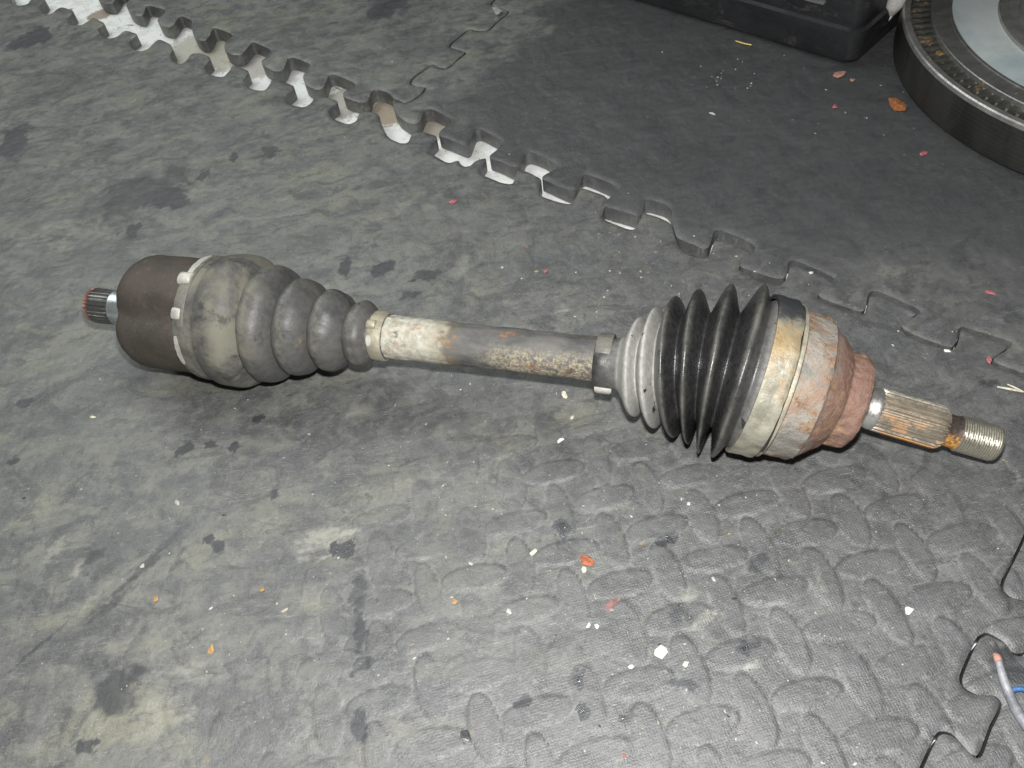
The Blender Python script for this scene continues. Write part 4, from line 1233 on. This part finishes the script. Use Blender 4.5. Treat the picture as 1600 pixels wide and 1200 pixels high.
def tube(name, pts, rad, mat, seg=10, parent=None):
    """tapering tube through points (Catmull-Rom)"""
    P = [Vector(p) for p in pts]
    Q = []; R = []
    ext = [P[0] * 2 - P[1]] + P + [P[-1] * 2 - P[-2]]
    for i in range(len(P) - 1):
        for k in range(8):
            t = k / 8; a, b, c_, d = ext[i:i + 4]
            Q.append(.5 * ((2 * b) + (c_ - a) * t + (2 * a - 5 * b + 4 * c_ - d) * t * t + (3 * b - a - 3 * c_ + d) * t ** 3))
            R.append(rad[i] + (rad[i + 1] - rad[i]) * t)
    Q.append(P[-1]); R.append(rad[-1])
    V = []; F = []
    for i, p in enumerate(Q):
        d = (Q[min(i + 1, len(Q) - 1)] - Q[max(0, i - 1)]).normalized()
        n = Vector((0, 0, 1)); n = (n - d * n.dot(d)).normalized(); b = d.cross(n)
        for k in range(seg):
            a = 2 * math.pi * k / seg
            V.append(p + (n * math.cos(a) + b * math.sin(a)) * R[i])
    for i in range(len(Q) - 1):
        for k in range(seg):
            k2 = (k + 1) % seg
            F.append((i * seg + k, i * seg + k2, (i + 1) * seg + k2, (i + 1) * seg + k))
    F.append(tuple(range(seg))[::-1]); F.append(tuple(range((len(Q) - 1) * seg, len(Q) * seg)))
    return mesh_obj(name, V, F, mat, parent, 60)


def gp(x, y, z): return tuple(ground(x, y, z)) if z else tuple(ground(x, y))


def gt(x, y, h):
    P = ground(x, y); return (P[0], P[1], top_z(P[0], P[1]) + h)


silver = mat_clamp('scuffed_silver', c(0.16, 0.165, 0.18), c(0.40, 0.41, 0.44), 0.0)
blue = simple('blue_plastic', (0.04, 0.13, 0.32), .5, 0, .2)
st = tube('silver_strip', [gt(1558, 1036, .0022), gt(1566, 1066, .0024), gt(1582, 1104, .0026), gt(1604, 1140, .0026), gt(1640, 1180, .0024)], [.0016, .0020, .0024, .0026, .0026], silver, 12)
tag(st, 'scuffed silvery strip with dull pink tip in the near right corner', 'strip')
tp_ = tube('tip', [gt(1551, 1024, .0020), gt(1555, 1029, .0024), gt(1558, 1037, .0024)], [.0008, .0019, .0019], B['dull'], 12)
tp_.parent = st
bw = tube('wire', [gt(1574, 1085, .0012), gt(1584, 1080, .0022), gt(1596, 1081, .0026), gt(1620, 1092, .0020)], [.0012, .0013, .0013, .0012], blue, 8)
tag(bw, 'short blue wire beside the silvery strip', 'wire')
yw = tube('wire', [gt(1149, 66, .0010), gt(1160, 70, .0016), gt(1174, 71.5, .0010)], [.0007, .0009, .0006], simple('yellow_wire', (0.65, 0.52, 0.18), .4, .3, .2), 8)
tag(yw, 'short yellow wire clipping beside the black crate', 'wire')
sw1 = tube('straw_clipping', [gt(1556, 608, .0010), gt(1577, 613, .0016), gt(1597, 616, .0010)], [.0005, .0008, .0005], B['cream'], 8)
tag(sw1, 'forked pale straw at the right edge behind the threaded end', 'straw')
sw2 = tube('fork', [gt(1572, 604, .0010), gt(1584, 610, .0014), gt(1597, 616, .0010)], [.0004, .0006, .0005], B['cream'], 8)
sw2.parent = sw1
# pale strip leaning between crate and flywheel
Pp = [ground(1385, 34, .02), ground(1391, 18, .028), ground(1399, 4, .04), ground(1408, -16, .055)]
ws = tube('plastic_offcut', [tuple(p) for p in Pp], [.0015, .0055, .0075, .008], B['white'], 10)
tag(ws, 'white plastic offcut between the black crate and the flywheel', 'offcut')

# fine grit scattered over the mats -------------------------------------------------
gm = NT('grit')
gi = gm.n('ShaderNodeNewGeometry').outputs['Random Per Island']
cr = gm.n('ShaderNodeValToRGB'); gm.link(gi, cr.inputs[0])
cr.color_ramp.interpolation = 'CONSTANT'
els = cr.color_ramp.elements
els[0].position = 0; els[0].color = c(.52, .51, .47)
els[1].position = .42; els[1].color = c(.50, .46, .34)
for p_, col_ in ((.62, c(.36, .25, .12)), (.70, c(.30, .30, .29)), (.86, c(.05, .05, .05)), (.975, c(.42, .16, .14))):
    e_ = els.new(p_); e_.color = col_
grit_mat = gm.out(cr.outputs[0], .5)
V = []; F = []
r = random.Random(42)
clusters = [(1150, 1020, 260, 170, 300), (900, 900, 420, 260, 330), (1050, 800, 500, 60, 120), (300, 980, 330, 190, 150), (1000, 420, 240, 90, 150), (1250, 160, 330, 110, 170), (1450, 500, 160, 110, 60), (200, 700, 260, 120, 90), (400, 250, 420, 200, 70), (800, 700, 800, 420, 240), (1120, 110, 60, 30, 60), (1100, 1150, 200, 90, 110)]
for cx, cy, sx_, sy_, cnt in clusters:
    for k in range(int(cnt * .5)):
        px, py = r.gauss(cx, sx_ * .55), r.gauss(cy, sy_ * .55)
        if not (-60 < px < 1660 and -30 < py < 1230): continue
        P = ground(px, py)
        z = top_z(P[0], P[1])
        if z < -.003: continue
        s = min(.0017, max(.00022, r.lognormvariate(math.log(.00036), .5))) * (depth(P) / .52) ** .6
        b0 = len(V); rt_ = r.uniform(0, 6.28); el = r.uniform(1, 2.2)
        for q in range(5):
            a = rt_ + q * 1.2566 + r.uniform(-.3, .3); rr = s * r.uniform(.7, 1.1)
            x_, y_ = rr * math.cos(a) * el, rr * math.sin(a)
            V.append((P[0] + x_ * math.cos(rt_) - y_ * math.sin(rt_), P[1] + x_ * math.sin(rt_) + y_ * math.cos(rt_), z - .0001))
        V.append((P[0], P[1], z + s * r.uniform(.5, 1.0)))
        for q in range(5): F.append((b0 + q, b0 + (q + 1) % 5, b0 + 5))
g = mesh_obj('grit', V, F, grit_mat)
tag(g, 'fine pale grit scattered over the foam mats', 'grit', kind='stuff')
